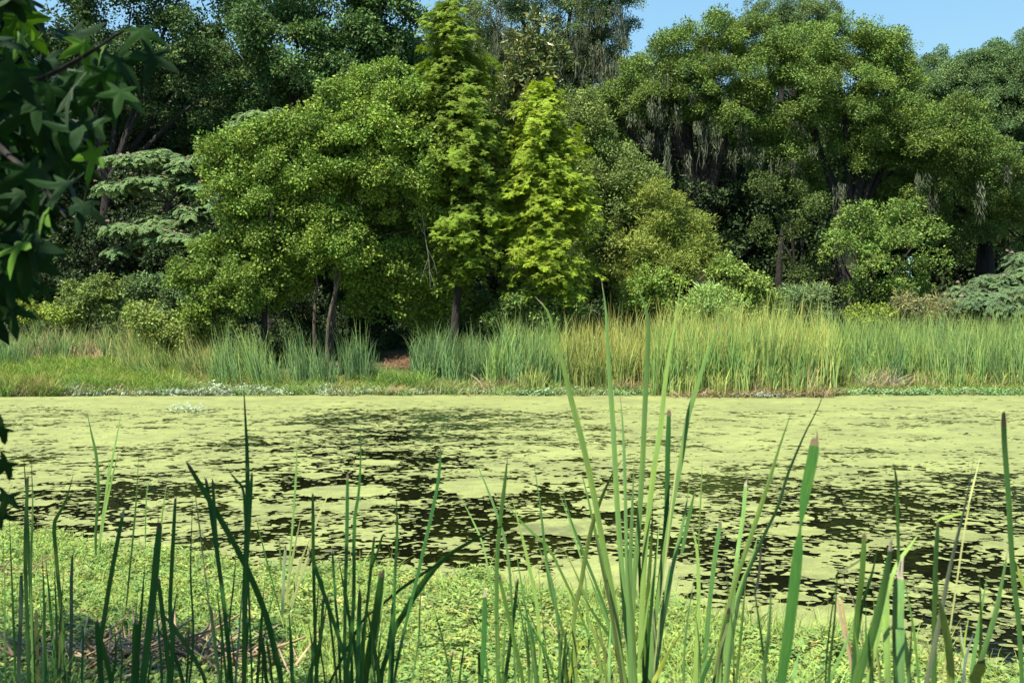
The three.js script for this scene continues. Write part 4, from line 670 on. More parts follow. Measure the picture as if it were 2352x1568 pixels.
cattail('slender thin upright leaves rising from the sunlit mat at far left', 6.6, 222, [
  [6, 'mid', 'point', xy(198, 942, 209, 995, 220, 1045, 225, 1135, 219, 1220, 220, 1300), { rooted: true }], [5, 'light', 'point', xy(280, 929, 268, 1000, 256, 1060, 236, 1179, 221, 1295), { rooted: true }], [5, 'light', 'dry', xy(272, 1035, 256, 1100, 240, 1180, 224, 1295), { rooted: true }], [4, 'light', 'dry', xy(250, 1045, 246, 1100, 234, 1200, 226, 1298), { rooted: true }], [4, 'mid', 'point', xy(318, 1045, 311, 1162, 299, 1290, 287, 1412), { rooted: true, d: 5.8 }], [4, 'light', 'dry', xy(383, 1109, 372, 1180, 366, 1260, 350, 1330), { rooted: true }], [4, 'mid', 'point', xy(350, 1082, 338, 1120, 334, 1180, 333, 1270), { rooted: true }], [6, 'light', 'point', xy(226, 1176, 220, 1200, 217, 1240, 219, 1295), { rooted: true }]]);
cattail('stout dark cattail leaves with blunt cut ends left of the tallest thin leaf', 3.3, 310, [
  [16, 'dark', 'cut', xy(365, 1209, 353, 1345, 340, 1460, 327, 1568), { turn: 0.2 }], [11, 'dark', 'cut', xy(282, 1177, 253, 1329, 240, 1410, 230, 1479)], [9, 'dark', 'cut', xy(402, 1148, 395, 1279, 390, 1412, 396, 1480)], [8, 'dark', 'point', xy(333, 1285, 323, 1412, 313, 1568)], [6, 'dark', 'dry', xy(442, 1134, 437, 1312, 442, 1495)], [10, 'dark', 'cut', xy(363, 1332, 374, 1420, 383, 1500, 387, 1568)], [7, 'dark', 'point', xy(409, 1345, 396, 1420, 392, 1568)],
  [16, 'dark', 'cut', xy(312, 1429, 311, 1500, 310, 1568)], [12, 'dark', 'cut', xy(222, 1430, 227, 1500, 232, 1568)], [10, 'dark', 'point', xy(225, 1440, 240, 1500, 255, 1568)], [9, 'dark', 'point', xy(403, 1440, 396, 1500, 386, 1568)], [4, 'dark', 'point', xy(277, 1325, 230, 1348, 183, 1370, 130, 1402, 98, 1422), { tilt: 0.3 }], [5, 'dark', 'cut', xy(190, 1440, 189, 1500, 188, 1568)]]);
cattail('arching dark leaf bent over at its top among the dry reed litter', 3.6, 470, [[10, 'mid', 'point', xy(350, 1428, 366, 1422, 384, 1421, 406, 1452, 440, 1502, 473, 1568), { twist: 0.2, tilt: 0.05 }], [9, 'dark', 'point', xy(356, 1440, 380, 1470, 402, 1510, 420, 1568)]]);
cattail('tallest thin dark leaf at left with a long diagonal leaf crossing it', 3.2, 555, [
  [12, 'dark', 'point', xy(558, 866, 563, 960, 567, 1045, 568, 1180, 563, 1320, 560, 1568), { taper: 0.5, turn: 0.1 }], [10, 'dark', 'cut', xy(578, 1089, 573, 1180, 567, 1279, 562, 1400, 560, 1568)], [13, 'dark', 'cut', xy(435, 1073, 490, 1165, 560, 1292, 610, 1412, 632, 1500, 645, 1568), { turn: 0.2 }], [9, 'dark', 'cut', xy(473, 1105, 486, 1190, 497, 1262, 515, 1400, 530, 1568)], [7, 'dark', 'cut', xy(488, 1105, 492, 1170, 497, 1245, 513, 1379, 527, 1500)], [6, 'dark', 'point', xy(520, 1074, 540, 1100, 556, 1120, 562, 1180), { rooted: false }],
  [8, 'dark', 'point', xy(497, 1350, 505, 1420, 520, 1568)], [4, 'dark', 'point', xy(545, 1230, 536, 1340, 526, 1440)], [9, 'dark', 'cut', xy(568, 1425, 563, 1500, 560, 1568)], [4, 'pale', 'dry', xy(445, 1115, 455, 1190, 466, 1280)], [5, 'light', 'dry', xy(460, 1350, 484, 1400, 488, 1430)]]);
cattail('pale green upright leaves standing in the sunlit mat left of centre', 6.2, 655, [
  [5, 'light', 'point', xy(682, 1003, 680, 1080, 671, 1212, 661, 1330), { rooted: true }], [6, 'pale', 'dry', xy(763, 1109, 745, 1155, 727, 1195, 700, 1300, 673, 1379, 650, 1462), { rooted: true }], [6, 'pale', 'point', xy(692, 1179, 672, 1279, 660, 1350, 653, 1420), { rooted: true }], [7, 'pale', 'cut', xy(655, 1259, 650, 1340, 647, 1455), { rooted: true }], [6, 'pale', 'point', xy(715, 1230, 690, 1290, 672, 1370, 657, 1455), { rooted: true }], [4, 'mid', 'dry', xy(640, 1228, 644, 1290, 646, 1330), { rooted: true }], [4, 'dark', 'point', xy(635, 1345, 612, 1420, 587, 1495), { d: 5.5, rooted: true }], [4, 'dark', 'point', xy(585, 1180, 605, 1260, 626, 1340, 645, 1410), { d: 5.5, rooted: true }]]);
cattail('dark cattail leaves crossing in a low X left of centre, stubs at their feet', 3.2, 755, [
  [7, 'dark', 'cut', xy(718, 1135, 720, 1312, 727, 1568)], [10, 'dark', 'cut', xy(712, 1265, 743, 1362, 777, 1462, 803, 1568)], [6, 'dark', 'cut', xy(763, 1262, 770, 1379, 777, 1450)], [9, 'mid', 'point', xy(757, 1349, 733, 1479, 707, 1568)], [9, 'dark', 'point', xy(663, 1399, 668, 1480, 672, 1568)], [8, 'dark', 'cut', xy(603, 1475, 608, 1520, 612, 1568)], [6, 'dark', 'cut', xy(612, 1470, 620, 1520, 625, 1568)], [8, 'mid', 'cut', xy(742, 1375, 736, 1470, 724, 1568)], [6, 'dark', 'point', xy(775, 1270, 786, 1330, 800, 1400)]]);
cattail('tight dark cattail group with a broad blunt leaf at the foot of the arching leaf', 3.05, 825, [
  [10, 'dark', 'point', xy(827, 974, 828, 1045, 824, 1129, 814, 1195, 812, 1379, 804, 1479, 794, 1568), { taper: 0.55 }], [8, 'dark', 'cut', xy(798, 1092, 796, 1245, 793, 1345, 792, 1568)], [8, 'dark', 'dry', xy(909, 1122, 912, 1212, 906, 1345, 899, 1568), { taper: 0.75 }], [17, 'dark', 'cut', xy(877, 1317, 861, 1429, 848, 1500, 837, 1568), { turn: 0.1 }], [7, 'dark', 'cut', xy(859, 1235, 851, 1312, 844, 1379, 831, 1495)], [5, 'dark', 'point', xy(905, 1219, 885, 1225, 879, 1229, 866, 1270, 851, 1312, 842, 1400)], [9, 'dark', 'point', xy(786, 1352, 804, 1429, 818, 1512)], [10, 'dark', 'cut', xy(826, 1362, 823, 1460, 821, 1568)], [8, 'mid', 'point', xy(883, 1475, 866, 1520, 850, 1568)], [9, 'dark', 'point', xy(840, 1380, 856, 1470, 870, 1568)]]);
cattail('cattail with a long leaf arching right over the water, a narrower one under it', 3.1, 885, [
  [14, 'dark', 'point', xy(1214, 1195, 1151, 1209, 1084, 1242, 1017, 1285, 967, 1345, 930, 1405, 905, 1450), { turn: 0, twist: 0.2, tilt: -0.2, taper: 0.5 }], [9, 'dark', 'point', xy(1064, 1252, 1034, 1275, 984, 1309, 917, 1355, 870, 1395, 827, 1432), { tilt: -0.15, taper: 0.55 }], [8, 'dark', 'dry', xy(1012, 1014, 1011, 1060, 1004, 1119, 984, 1212, 957, 1329, 941, 1395, 914, 1512, 905, 1568), { dryLen: 0.05, tipTone: 0, taper: 0.8 }], [4, 'pale', 'point', xy(984, 1489, 966, 1478, 944, 1473, 912, 1478, 887, 1492), { rooted: true, d: 3.4 }], [4, 'pale', 'point', xy(1180, 1385, 1118, 1405, 1085, 1425, 1060, 1445), { rooted: true, d: 3.4 }], [4, 'light', 'point', xy(970, 1320, 964, 1400, 960, 1480), { d: 4.2 }]]);
cattail('lone dark blunt stub like leaf standing upright just left of centre', 3.3, 1108, [[12, 'dark', 'cut', xy(1114, 1365, 1111, 1479, 1104, 1568), { turn: 0 }], [8, 'mid', 'point', xy(1041, 1492, 1034, 1530, 1029, 1568)], [6, 'dark', 'cut', xy(1100, 1500, 1101, 1568)], [4, 'dark', 'point', xy(993, 1388, 1012, 1450, 1028, 1520)]]);
cattail('tall leaf with a pale tip crossing two leaning ones, middle of the picture', 3.2, 1160, [
  [9, 'mid', 'dry', xy(1167, 1040, 1159, 1112, 1149, 1195, 1142, 1279, 1141, 1412, 1144, 1568), { tipTone: 1, dryLen: 0.06, taper: 0.8 }], [9, 'mid', 'cut', xy(1147, 1325, 1167, 1412, 1185, 1490, 1201, 1568)], [9, 'mid', 'cut', xy(1189, 1332, 1181, 1405, 1167, 1512, 1160, 1568)], [6, 'light', 'point', xy(1086, 1048, 1111, 1102, 1137, 1169, 1161, 1245, 1172, 1330), { d: 3.8 }], [4, 'light', 'dry', xy(1049, 1125, 1084, 1192, 1107, 1245, 1125, 1330), { d: 3.8 }], [6, 'dark', 'point', xy(1184, 1392, 1224, 1445, 1277, 1568)], [6, 'mid', 'point', xy(1163, 1400, 1158, 1480, 1154, 1568)]]);
cattail('fan of straight mid-green leaves just left of the tall centre clump', 3.5, 1250, [
  [8, 'mid', 'point', xy(1227, 1069, 1241, 1162, 1254, 1279, 1267, 1362, 1290, 1440, 1310, 1520)], [9, 'light', 'point', xy(1176, 1142, 1194, 1212, 1214, 1295, 1234, 1395, 1241, 1512, 1243, 1568)], [9, 'mid', 'cut', xy(1221, 1442, 1227, 1500, 1232, 1568), { tipTone: 1 }], [7, 'light', 'point', xy(1232, 1245, 1264, 1322, 1281, 1429, 1286, 1500)], [5, 'bright', 'dry', xy(1287, 1245, 1324, 1319, 1350, 1385, 1380, 1450)], [4, 'light', 'point', xy(1281, 1122, 1304, 1185, 1322, 1240, 1345, 1330)], [8, 'mid', 'point', xy(1301, 1442, 1296, 1510, 1291, 1568)], [4, 'dark', 'point', xy(1184, 1260, 1196, 1330, 1208, 1400)], [6, 'mid', 'point', xy(1160, 1150, 1190, 1190, 1225, 1225, 1262, 1262), { d: 3.9 }], [7, 'mid', 'dry', xy(1331, 1072, 1347, 1129, 1364, 1205, 1391, 1329, 1414, 1479, 1427, 1568), { tipTone: 0 }], [4, 'light', 'dry', xy(1190, 1370, 1230, 1440, 1262, 1568)], [7, 'mid', 'point', xy(1290, 1120, 1310, 1190, 1340, 1270, 1372, 1350, 1398, 1430)]]);
cattail('tall sunlit cattail clump whose leaf tips rise above the far reeds', 3.3, 1470, [
  [13, 'light', 'dry', xy(1229, 681, 1257, 713, 1271, 763, 1294, 839, 1311, 913, 1331, 989, 1346, 1050, 1364, 1135, 1384, 1245, 1407, 1362, 1427, 1512, 1436, 1568), { dryLen: 0.05, tipTone: 1, taper: 0.66, turn: 0.3 }],
  [12, 'light', 'dry', xy(1381, 639, 1391, 706, 1394, 756, 1401, 873, 1407, 956, 1412, 1045, 1418, 1162, 1429, 1312, 1444, 1512, 1448, 1568), { dryLen: 0.04, tipTone: 1, taper: 0.68, turn: 0.2 }],
  [12, 'light', 'point', xy(1457, 646, 1479, 696, 1489, 740, 1487, 823, 1482, 923, 1477, 1045, 1467, 1212, 1456, 1345, 1452, 1512), { taper: 0.68, turn: 0.2 }],
  [12, 'light', 'point', xy(1566, 630, 1553, 730, 1540, 800, 1527, 889, 1517, 989, 1507, 1045, 1494, 1145, 1481, 1279, 1473, 1445, 1468, 1568), { taper: 0.6, turn: -0.2 }],
  [8, 'light', 'dry', xy(1424, 899, 1430, 970, 1434, 1045, 1437, 1160, 1439, 1279, 1444, 1450), { tipTone: 0 }], [12, 'dark', 'cut', xy(1537, 944, 1534, 1045, 1531, 1179, 1522, 1279, 1503, 1445, 1496, 1560), { tipTone: 0, turn: 0.5 }],
  [11, 'light', 'dry', xy(1656, 742, 1644, 772, 1630, 800, 1601, 889, 1580, 960, 1564, 1062, 1547, 1145, 1524, 1295, 1495, 1500), { dryLen: 0.06, tipTone: 1, taper: 0.6, turn: -0.2 }],
  [10, 'bright', 'point', xy(1434, 1050, 1411, 1082, 1377, 1155, 1351, 1245, 1334, 1345, 1317, 1439), { d: 3.5 }], [14, 'light', 'cut', xy(1544, 1293, 1527, 1395, 1506, 1495, 1494, 1568), { tipTone: 1 }], [10, 'light', 'point', xy(1585, 1110, 1567, 1212, 1548, 1290, 1530, 1390)], [10, 'bright', 'point', xy(1578, 1440, 1540, 1490, 1510, 1550, 1501, 1568)], [9, 'dark', 'cut', xy(1466, 1225, 1471, 1345, 1478, 1480)],
  [8, 'mid', 'point', xy(1334, 1362, 1371, 1419, 1414, 1485, 1440, 1568)], [9, 'light', 'cut', xy(1457, 1469, 1464, 1520, 1471, 1568)], [9, 'light', 'point', xy(1457, 1050, 1452, 1180, 1448, 1300, 1450, 1500)], [8, 'olive', 'point', xy(1362, 1205, 1380, 1290, 1402, 1390, 1420, 1500)], [8, 'mid', 'point', xy(1345, 1300, 1372, 1370, 1400, 1440, 1424, 1530)], [9, 'mid', 'point', xy(1500, 1150, 1496, 1250, 1486, 1400, 1480, 1568)], [8, 'light', 'point', xy(1516, 1180, 1506, 1300, 1492, 1450, 1484, 1568)], [9, 'light', 'point', xy(1440, 1240, 1446, 1350, 1456, 1460, 1460, 1568)], [8, 'dark', 'point', xy(1512, 1210, 1500, 1350, 1488, 1500)], [3, 'pale', 'point', xy(1550, 1000, 1552, 1080, 1540, 1180)]]);
cattail('low curling bright leaves at the left foot of the tall sunlit clump', 3.6, 1330, [[8, 'bright', 'point', xy(1352, 1462, 1340, 1472, 1325, 1492, 1314, 1525, 1305, 1568), { tilt: 0 }], [8, 'olive', 'point', xy(1361, 1429, 1374, 1460, 1388, 1490, 1400, 1535, 1407, 1568)], [6, 'bright', 'point', xy(1345, 1400, 1360, 1440, 1372, 1478)]]);
cattail('sheaf of long cattail leaves leaning right, just right of the tall sunlit clump', 3.0, 1640, [
  [10, 'light', 'dry', xy(1908, 863, 1895, 895, 1880, 936, 1852, 990, 1828, 1045, 1808, 1095, 1788, 1162, 1748, 1245, 1701, 1362, 1681, 1479, 1671, 1568), { tipTone: 1, dryLen: 0.05, taper: 0.6 }], [11, 'light', 'point', xy(1821, 939, 1803, 990, 1785, 1045, 1768, 1102, 1748, 1162, 1715, 1262, 1691, 1329, 1661, 1445, 1641, 1568), { taper: 0.55 }], [9, 'light', 'cut', xy(1713, 1112, 1708, 1179, 1698, 1245, 1691, 1300), { tipTone: 1, tear: 1.6 }], [10, 'mid', 'cut', xy(1655, 1202, 1645, 1262, 1631, 1379, 1618, 1529, 1614, 1568)], [9, 'light', 'dry', xy(1588, 1202, 1601, 1262, 1605, 1379, 1598, 1568)], [6, 'straw', 'dry', xy(1750, 1199, 1747, 1279, 1742, 1330, 1733, 1369), { d: 3.2, rooted: true }], [12, 'light', 'cut', xy(1674, 1405, 1658, 1480, 1645, 1568)], [9, 'dark', 'point', xy(1645, 1478, 1630, 1520, 1612, 1568)], [4, 'light', 'point', xy(1614, 1045, 1611, 1120, 1604, 1300)], [8, 'light', 'point', xy(1745, 1215, 1725, 1290, 1700, 1350, 1672, 1450)], [6, 'olive', 'point', xy(1692, 1290, 1684, 1360, 1670, 1440, 1652, 1500)], [9, 'mid', 'point', xy(1598, 1120, 1580, 1200, 1566, 1270), { rooted: true, d: 3.1 }]]);
cattail('single broad twisted dark leaf, its waist narrowing where it turns, near the front', 2.0, 1795, [[24, 'dark', 'cut', xy(1872, 1010, 1868, 1045, 1851, 1129, 1840, 1202, 1835, 1250, 1825, 1345, 1808, 1479, 1795, 1568), { waist: 0.6, taper: 0.9, turn: -0.35, twist: -0.5, dryLen: 0.05, tipTone: 0, tilt: 0, tear: 0.7 }], [8, 'light', 'point', xy(1838, 1495, 1828, 1530, 1820, 1568), { d: 2.6 }]]);
cattail('narrow upright cattail leaf with torn brown end left of the broad leaning leaf', 2.7, 1965, [[12, 'mid', 'cut', xy(1986, 1229, 1980, 1329, 1971, 1395, 1965, 1479, 1962, 1540), { tipTone: 0 }], [7, 'dark', 'point', xy(2016, 1258, 2005, 1312, 1990, 1360, 1978, 1410)], [5, 'olive', 'dry', xy(2014, 1255, 1985, 1280, 1955, 1300, 1932, 1312), { rooted: true }], [7, 'mid', 'point', xy(1976, 1380, 1955, 1450, 1930, 1510, 1905, 1568)], [6, 'pale', 'point', xy(1960, 1500, 1920, 1520, 1880, 1555, 1860, 1568)]]);
cattail('broad leaning cattail leaf with bleached end beside upright pale ones, lower right', 2.05, 2030, [
  [25, 'mid', 'cut', xy(2046, 1262, 2035, 1329, 2008, 1445, 1968, 1568), { turn: 0.3, tipTone: 1, tilt: 0 }], [18, 'light', 'cut', xy(2034, 1342, 2036, 1440, 2041, 1568), { tipTone: 1 }], [23, 'light', 'cut', xy(2068, 1325, 2066, 1412, 2070, 1568), { turn: 0.2, tipTone: 1, tear: 1.8 }], [13, 'light', 'cut', xy(2058, 1330, 2056, 1440, 2058, 1568), { d: 2.12 }], [8, 'mid', 'dry', xy(2052, 1062, 2058, 1090, 2061, 1129, 2063, 1212, 2065, 1300), { tipTone: 2, dryLen: 0.06, d: 2.3 }], [9, 'light', 'point', xy(2111, 1225, 2090, 1255, 2068, 1285, 2050, 1325), { d: 2.3 }]]);
cattail('cattail with two bleached tips leaning right behind a torn upright leaf', 2.5, 2150, [
  [13, 'mid', 'cut', xy(2155, 1204, 2150, 1295, 2148, 1379, 2146, 1568), { tipTone: 0, tear: 0.6 }], [14, 'grey', 'dry', xy(2238, 1046, 2225, 1129, 2201, 1229, 2181, 1312, 2165, 1395, 2148, 1479, 2130, 1568), { tipTone: 1, taper: 0.7 }], [3.5, 'pale', 'dry', xy(2254, 1042, 2240, 1100, 2226, 1160), { d: 2.52 }], [19, 'bright', 'point', xy(2155, 1368, 2168, 1422, 2181, 1495, 2185, 1568), { taper: 0.72, d: 2.3 }], [7, 'bright', 'point', xy(2257, 1173, 2225, 1178, 2190, 1183, 2160, 1193, 2150, 1200), { rooted: true }]]);
cattail('upright leaves at the right edge, one rising to a dark brown tip above the duckweed', 2.4, 2300, [
  [13, 'mid', 'cut', xy(2306, 950, 2307, 990, 2310, 1045, 2318, 1145, 2323, 1245, 2331, 1345, 2345, 1479), { dryLen: 0.1, tipTone: 2, turn: 0.1, tear: 0.5 }], [12, 'light', 'dry', xy(2318, 1252, 2301, 1345, 2285, 1419, 2261, 1495, 2245, 1568), { tipTone: 1 }], [11, 'bright', 'point', xy(2325, 1272, 2340, 1310, 2356, 1350, 2375, 1420)], [24, 'light', 'cut', xy(2255, 1522, 2248, 1545, 2238, 1568), { d: 2.1 }]]);
cattail('dead beige stalk pair leaning left with a frayed top, lower right', 2.9, 1960, [[8, 'straw', 'cut', xy(1921, 1369, 1938, 1445, 1961, 1559), { tipTone: 1 }], [4, 'straw', 'point', xy(1932, 1305, 1945, 1345, 1962, 1385)], [5, 'straw', 'cut', xy(1934, 1372, 1945, 1450, 1965, 1558)]], { name: 'dead_cattail', cat: 'dead stalk' });
cattail('broken straw stubs standing in the mat at far left', 6.2, 160, [[7, 'straw', 'cut', xy(146, 1402, 150, 1440, 152, 1470), { rooted: true }], [7, 'straw', 'cut', xy(163, 1395, 164, 1430, 162, 1465), { rooted: true }], [6, 'straw', 'cut', xy(178, 1415, 174, 1440, 172, 1465), { rooted: true }]], { name: 'dead_cattail', cat: 'reed stub' });
cattail('cluster of pale broken stubs below the tallest thin leaf', 5.3, 545, [[9, 'straw', 'cut', xy(530, 1515, 534, 1545, 536, 1568)], [9, 'straw', 'cut', xy(545, 1510, 546, 1540, 548, 1568)], [8, 'straw', 'cut', xy(556, 1518, 554, 1545, 553, 1568)], [10, 'straw', 'cut', xy(440, 1520, 440, 1545, 442, 1568)]], { name: 'dead_cattail', cat: 'reed stub' });

// ------------------------------------------------------------------ sweetgum over the left corner
R = rng(171);
function starLeaf(v) {                                     // five pointed lobes, toothless, cupped and drooping
  const mb = { p: [], uv: [], idx: [] }, lob = [[0, 1], [1.08, 0.88], [2.1, 0.6], [-2.1, 0.6], [-1.08, 0.88]].sort((a, b) => a[0] - b[0]), rim = [];
  lob.forEach(([a, L], i) => {
    const k = L * rnd(0.93, 1.07), aa = a + rnd(-0.06, 0.06);
    for (const [da, f] of [[-0.3, 0.52], [-0.17, 0.74], [0, 1], [0.17, 0.74], [0.3, 0.52]]) rim.push([aa + da * (L < 0.7 ? 0.9 : 1), f * k]);
    const nx = lob[(i + 1) % 5][0] + (i === 4 ? 6.2832 : 0); rim.push([i === 4 ? Math.PI : (a + nx) / 2, i === 4 ? 0.1 : 0.33]);
  });
  const P = (a, r) => { const x = Math.sin(a) * r, y = Math.cos(a) * r; return [x * 0.5, y * 0.5, (-0.2 * r * r * (0.6 + v.droop) + 0.07 * Math.cos(a * 5.4) * r + v.cup * x * x * 0.4) * 0.5]; };
  mb.p.push(0, 0, 0.012); mb.uv.push(0.5, 0.5);
  for (const [a, r] of rim) { mb.p.push(...P(a, r * 0.5)); mb.uv.push(0.5 + 0.25 * Math.sin(a) * r, 0.5 + 0.25 * Math.cos(a) * r); }
  for (const [a, r] of rim) { mb.p.push(...P(a, r)); mb.uv.push(0.5 + 0.5 * Math.sin(a) * r, 0.5 + 0.5 * Math.cos(a) * r); }
  const n = rim.length;
  for (let i = 0; i < n; i++) { const j = (i + 1) % n; mb.idx.push(0, 1 + j, 1 + i, 1 + i, 1 + j, 1 + n + j, 1 + i, 1 + n + j, 1 + n + i); }
  const b = mb.p.length / 3; mb.p.push(-0.006, 0, 0, 0.006, 0, 0, 0.003, -0.3, 0.05, -0.003, -0.3, 0.05); mb.uv.push(0.5, 0.5, 0.5, 0.5, 0.5, 0.4, 0.5, 0.4); mb.idx.push(b, b + 2, b + 1, b, b + 3, b + 2);
  const g = new THREE.BufferGeometry(); g.setAttribute('position', new THREE.Float32BufferAttribute(mb.p, 3)); g.setAttribute('uv', new THREE.Float32BufferAttribute(mb.uv, 2)); g.setIndex(mb.idx); g.computeVertexNormals(); return g;
}
const starS = [[0.6, 0.8], [1.6, 0.4], [1.0, -1.2], [2.2, 1.4], [0.8, 2.2], [1.8, -0.8]].map(([droop, cup]) => starLeaf({ droop, cup }));
const veinTex = dataTex(256, 256, (u, v) => { const x = u - 0.5, y = v - 0.5, r = Math.hypot(x, y), a = Math.atan2(x, y); let k = 0.95 + 0.12 * tileNoise(u, v, 20, 3); for (const [q] of [[0], [1.08], [2.1], [-2.1], [-1.08]]) { const da = a - q, off = Math.abs(Math.sin(da)) * r; if (Math.cos(da) > 0) k += 0.4 * Math.exp(-(off * off) / 0.00004) * (1 - r); } return [k, k, k * 0.95]; }, false);
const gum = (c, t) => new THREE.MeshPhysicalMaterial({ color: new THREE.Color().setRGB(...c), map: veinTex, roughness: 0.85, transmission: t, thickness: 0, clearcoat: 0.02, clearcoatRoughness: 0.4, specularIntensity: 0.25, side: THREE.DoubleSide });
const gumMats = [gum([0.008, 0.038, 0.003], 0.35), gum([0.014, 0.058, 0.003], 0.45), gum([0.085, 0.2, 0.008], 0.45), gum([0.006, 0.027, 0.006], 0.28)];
{
  const foot = V(-5.2, groundY(-5.2, -1.2), -1.2), t = thing('sweetgum_tree', 'sweetgum overhanging the left edge, dark star shaped leaves close to the camera', 'tree', foot);
  const hub = V(-4.4, 4.6, -1.6);
  add('trunk', stemGeo([V(-5.2, foot.y - 0.2, -1.2), V(-5.0, 2, -1.3), hub, V(-4.0, 8, -1.8)], [0.26, 0.2, 0.15, 0.04], 10, 6), bark, t);
  const tw = (pts, r) => add('twig', stemGeo(pts, r, 6, 6), bark, t);
  const hook = at(-260, -260, 2.1);
  tw([hub.clone(), hub.clone().lerp(hook, 0.55).add(V(0, 0.3, 0)), hook, at(-60, 120, 2.05), at(60, 190, 2.0), at(120, 168, 1.98), at(190, 130, 1.95), at(300, 60, 1.95)], [0.05, 0.03, 0.016, 0.009, 0.007, 0.005, 0.004, 0.002]);
  tw([hook.clone(), at(-120, 200, 2.0), at(-10, 330, 1.95), at(90, 420, 1.92), at(150, 500, 1.9)], [0.016, 0.01, 0.007, 0.004, 0.002]);
  tw([hook.clone(), at(-150, 320, 2.2), at(-60, 520, 2.15), at(0, 620, 2.1), at(30, 720, 2.1)], [0.016, 0.01, 0.007, 0.004, 0.002]);
  tw([hub.clone().setY(3.4).add(V(-0.2, 0, 0)), at(-260, 700, 2.3), at(-90, 900, 2.2), at(0, 985, 2.15)], [0.03, 0.015, 0.007, 0.002]);
  const leafAt = (px, py, d, size, rot, o = {}) => {        // size: leaf width in the photograph's pixels; rot: where its tip points, 0 is down
    const p = at(px, py, d), g = starS[o.v ?? Math.floor(rnd(6))], m = new THREE.Mesh(g, gumMats[o.m ?? [0, 1, 3, 0, 3, 1, 0, 2][Math.floor(rnd(8))]]);
    m.name = 'leaf'; m.castShadow = m.receiveShadow = true; m.position.copy(p).sub(foot);
    m.quaternion.setFromEuler(new THREE.Euler(rnd(-1.0, 0.5), rnd(-1.0, 1.0), Math.PI + rot, 'YXZ')); m.scale.setScalar(rad(size, d) * 1.2); t.add(m);
  };
  // the leaves one can tell apart, then the leafy mass behind them
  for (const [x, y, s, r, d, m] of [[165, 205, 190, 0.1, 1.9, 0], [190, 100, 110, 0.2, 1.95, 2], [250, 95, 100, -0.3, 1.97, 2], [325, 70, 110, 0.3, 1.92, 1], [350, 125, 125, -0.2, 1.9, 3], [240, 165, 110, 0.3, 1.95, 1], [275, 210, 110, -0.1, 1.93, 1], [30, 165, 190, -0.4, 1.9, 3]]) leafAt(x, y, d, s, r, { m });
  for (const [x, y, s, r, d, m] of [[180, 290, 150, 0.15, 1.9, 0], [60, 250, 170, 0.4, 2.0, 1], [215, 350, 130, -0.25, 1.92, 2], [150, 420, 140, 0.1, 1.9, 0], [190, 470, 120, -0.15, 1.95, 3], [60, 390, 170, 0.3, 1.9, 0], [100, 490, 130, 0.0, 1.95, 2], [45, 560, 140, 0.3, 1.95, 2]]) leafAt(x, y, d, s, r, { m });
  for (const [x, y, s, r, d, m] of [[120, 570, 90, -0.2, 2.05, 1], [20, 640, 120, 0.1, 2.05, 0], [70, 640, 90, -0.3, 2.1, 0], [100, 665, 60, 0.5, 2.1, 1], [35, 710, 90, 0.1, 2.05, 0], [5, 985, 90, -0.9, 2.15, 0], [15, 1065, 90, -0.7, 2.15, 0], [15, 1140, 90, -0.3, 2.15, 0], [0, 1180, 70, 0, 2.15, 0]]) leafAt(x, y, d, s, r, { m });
  const reach = [[-80, 120], [20, 105], [60, 130], [90, 300], [130, 330], [200, 310], [260, 290], [300, 250], [360, 215], [430, 200], [500, 185], [540, 170], [580, 115], [640, 80], [700, 60], [780, 20]];
  for (let i = 0, made = 0; i < 900 && made < 235; i++) {
    const y = rnd(-60, 740), edge = piece(reach, y), x = edge - 40 - Math.pow(R(), 0.8) * (edge + 160);
    if (y < 130 && x > 60 && x < 260 && R() < 0.75) continue;
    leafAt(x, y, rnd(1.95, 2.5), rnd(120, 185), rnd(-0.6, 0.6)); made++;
  }
  const back = new Scatter(starS);                          // leaves deeper in the crown, behind those
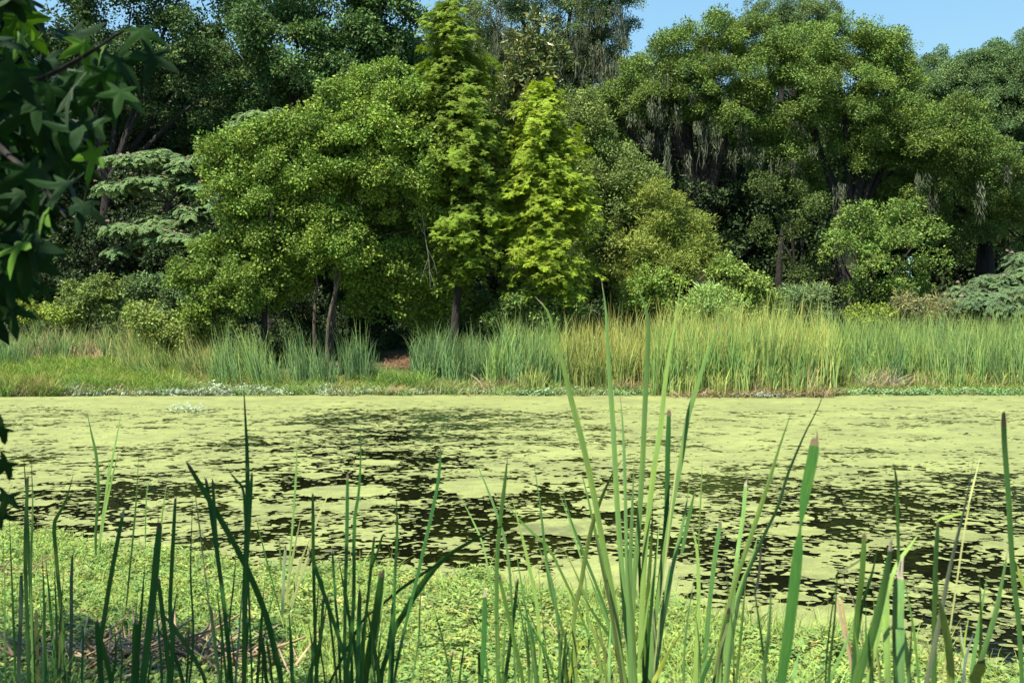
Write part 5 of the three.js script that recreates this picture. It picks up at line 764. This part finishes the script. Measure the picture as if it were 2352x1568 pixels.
  for (let i = 0; i < 520; i++) { const y = rnd(-80, 760), edge = piece(reach, y), d = rnd(2.5, 3.3), x = edge - 70 - Math.pow(R(), 0.7) * (edge + 220); if (y < 140 && x > 40) continue; back.put(at(x, y, d), V(rnd(-0.7, 0.7), rnd(-0.6, 0.3), 1).normalize(), rnd(0.16, 0.24), tint([0.012, 0.038, 0.007], rnd(0.7, 1.3), 0), Math.PI + rnd(-1, 1)); }
  // the rest of the crown, above and left of the frame, whose shade falls on the near bank
  const sc = new Scatter(starS.slice(0, 3)), lo = [];
  for (const [x, y, z, r] of [[-4.6, 6.4, -1.6, 1.6], [-2.0, 3.75, -1.7, 0.75], [-2.5, 4.7, -1.1, 0.95], [-2.8, 3.8, -1.7, 0.8], [-3.2, 4.8, -1.1, 1.0], [-4.4, 4.3, -3.4, 0.8], [-3.4, 4.0, -3.2, 0.6], [-3.6, 3.1, -1.8, 0.8], [-4.4, 3.0, -2.6, 0.9], [-5.2, 7.4, -1.0, 1.5], [-3.6, 5.6, -0.4, 1.2]]) {
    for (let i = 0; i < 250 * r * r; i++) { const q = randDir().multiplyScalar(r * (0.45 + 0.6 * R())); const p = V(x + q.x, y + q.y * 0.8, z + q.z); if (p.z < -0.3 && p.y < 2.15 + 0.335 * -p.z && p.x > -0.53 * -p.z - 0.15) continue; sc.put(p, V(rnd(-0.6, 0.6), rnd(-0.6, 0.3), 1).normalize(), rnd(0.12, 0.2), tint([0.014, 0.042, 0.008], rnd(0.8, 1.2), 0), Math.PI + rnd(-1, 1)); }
    lo.push(stemGeo([hub.clone(), hub.clone().lerp(V(x, y, z), 0.5).add(V(0, 0.2, 0)), V(x, y, z)], [0.07, 0.045, 0.012], 6, 4));
  }
  lo.forEach((g) => add('limb', g, bark, t));
  const crownMat = new THREE.MeshPhysicalMaterial({ color: 0xffffff, map: veinTex, roughness: 0.85, transmission: 0.35, thickness: 0, specularIntensity: 0.35, side: THREE.DoubleSide });
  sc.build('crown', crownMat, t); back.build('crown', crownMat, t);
}

renderer.render(scene, camera);
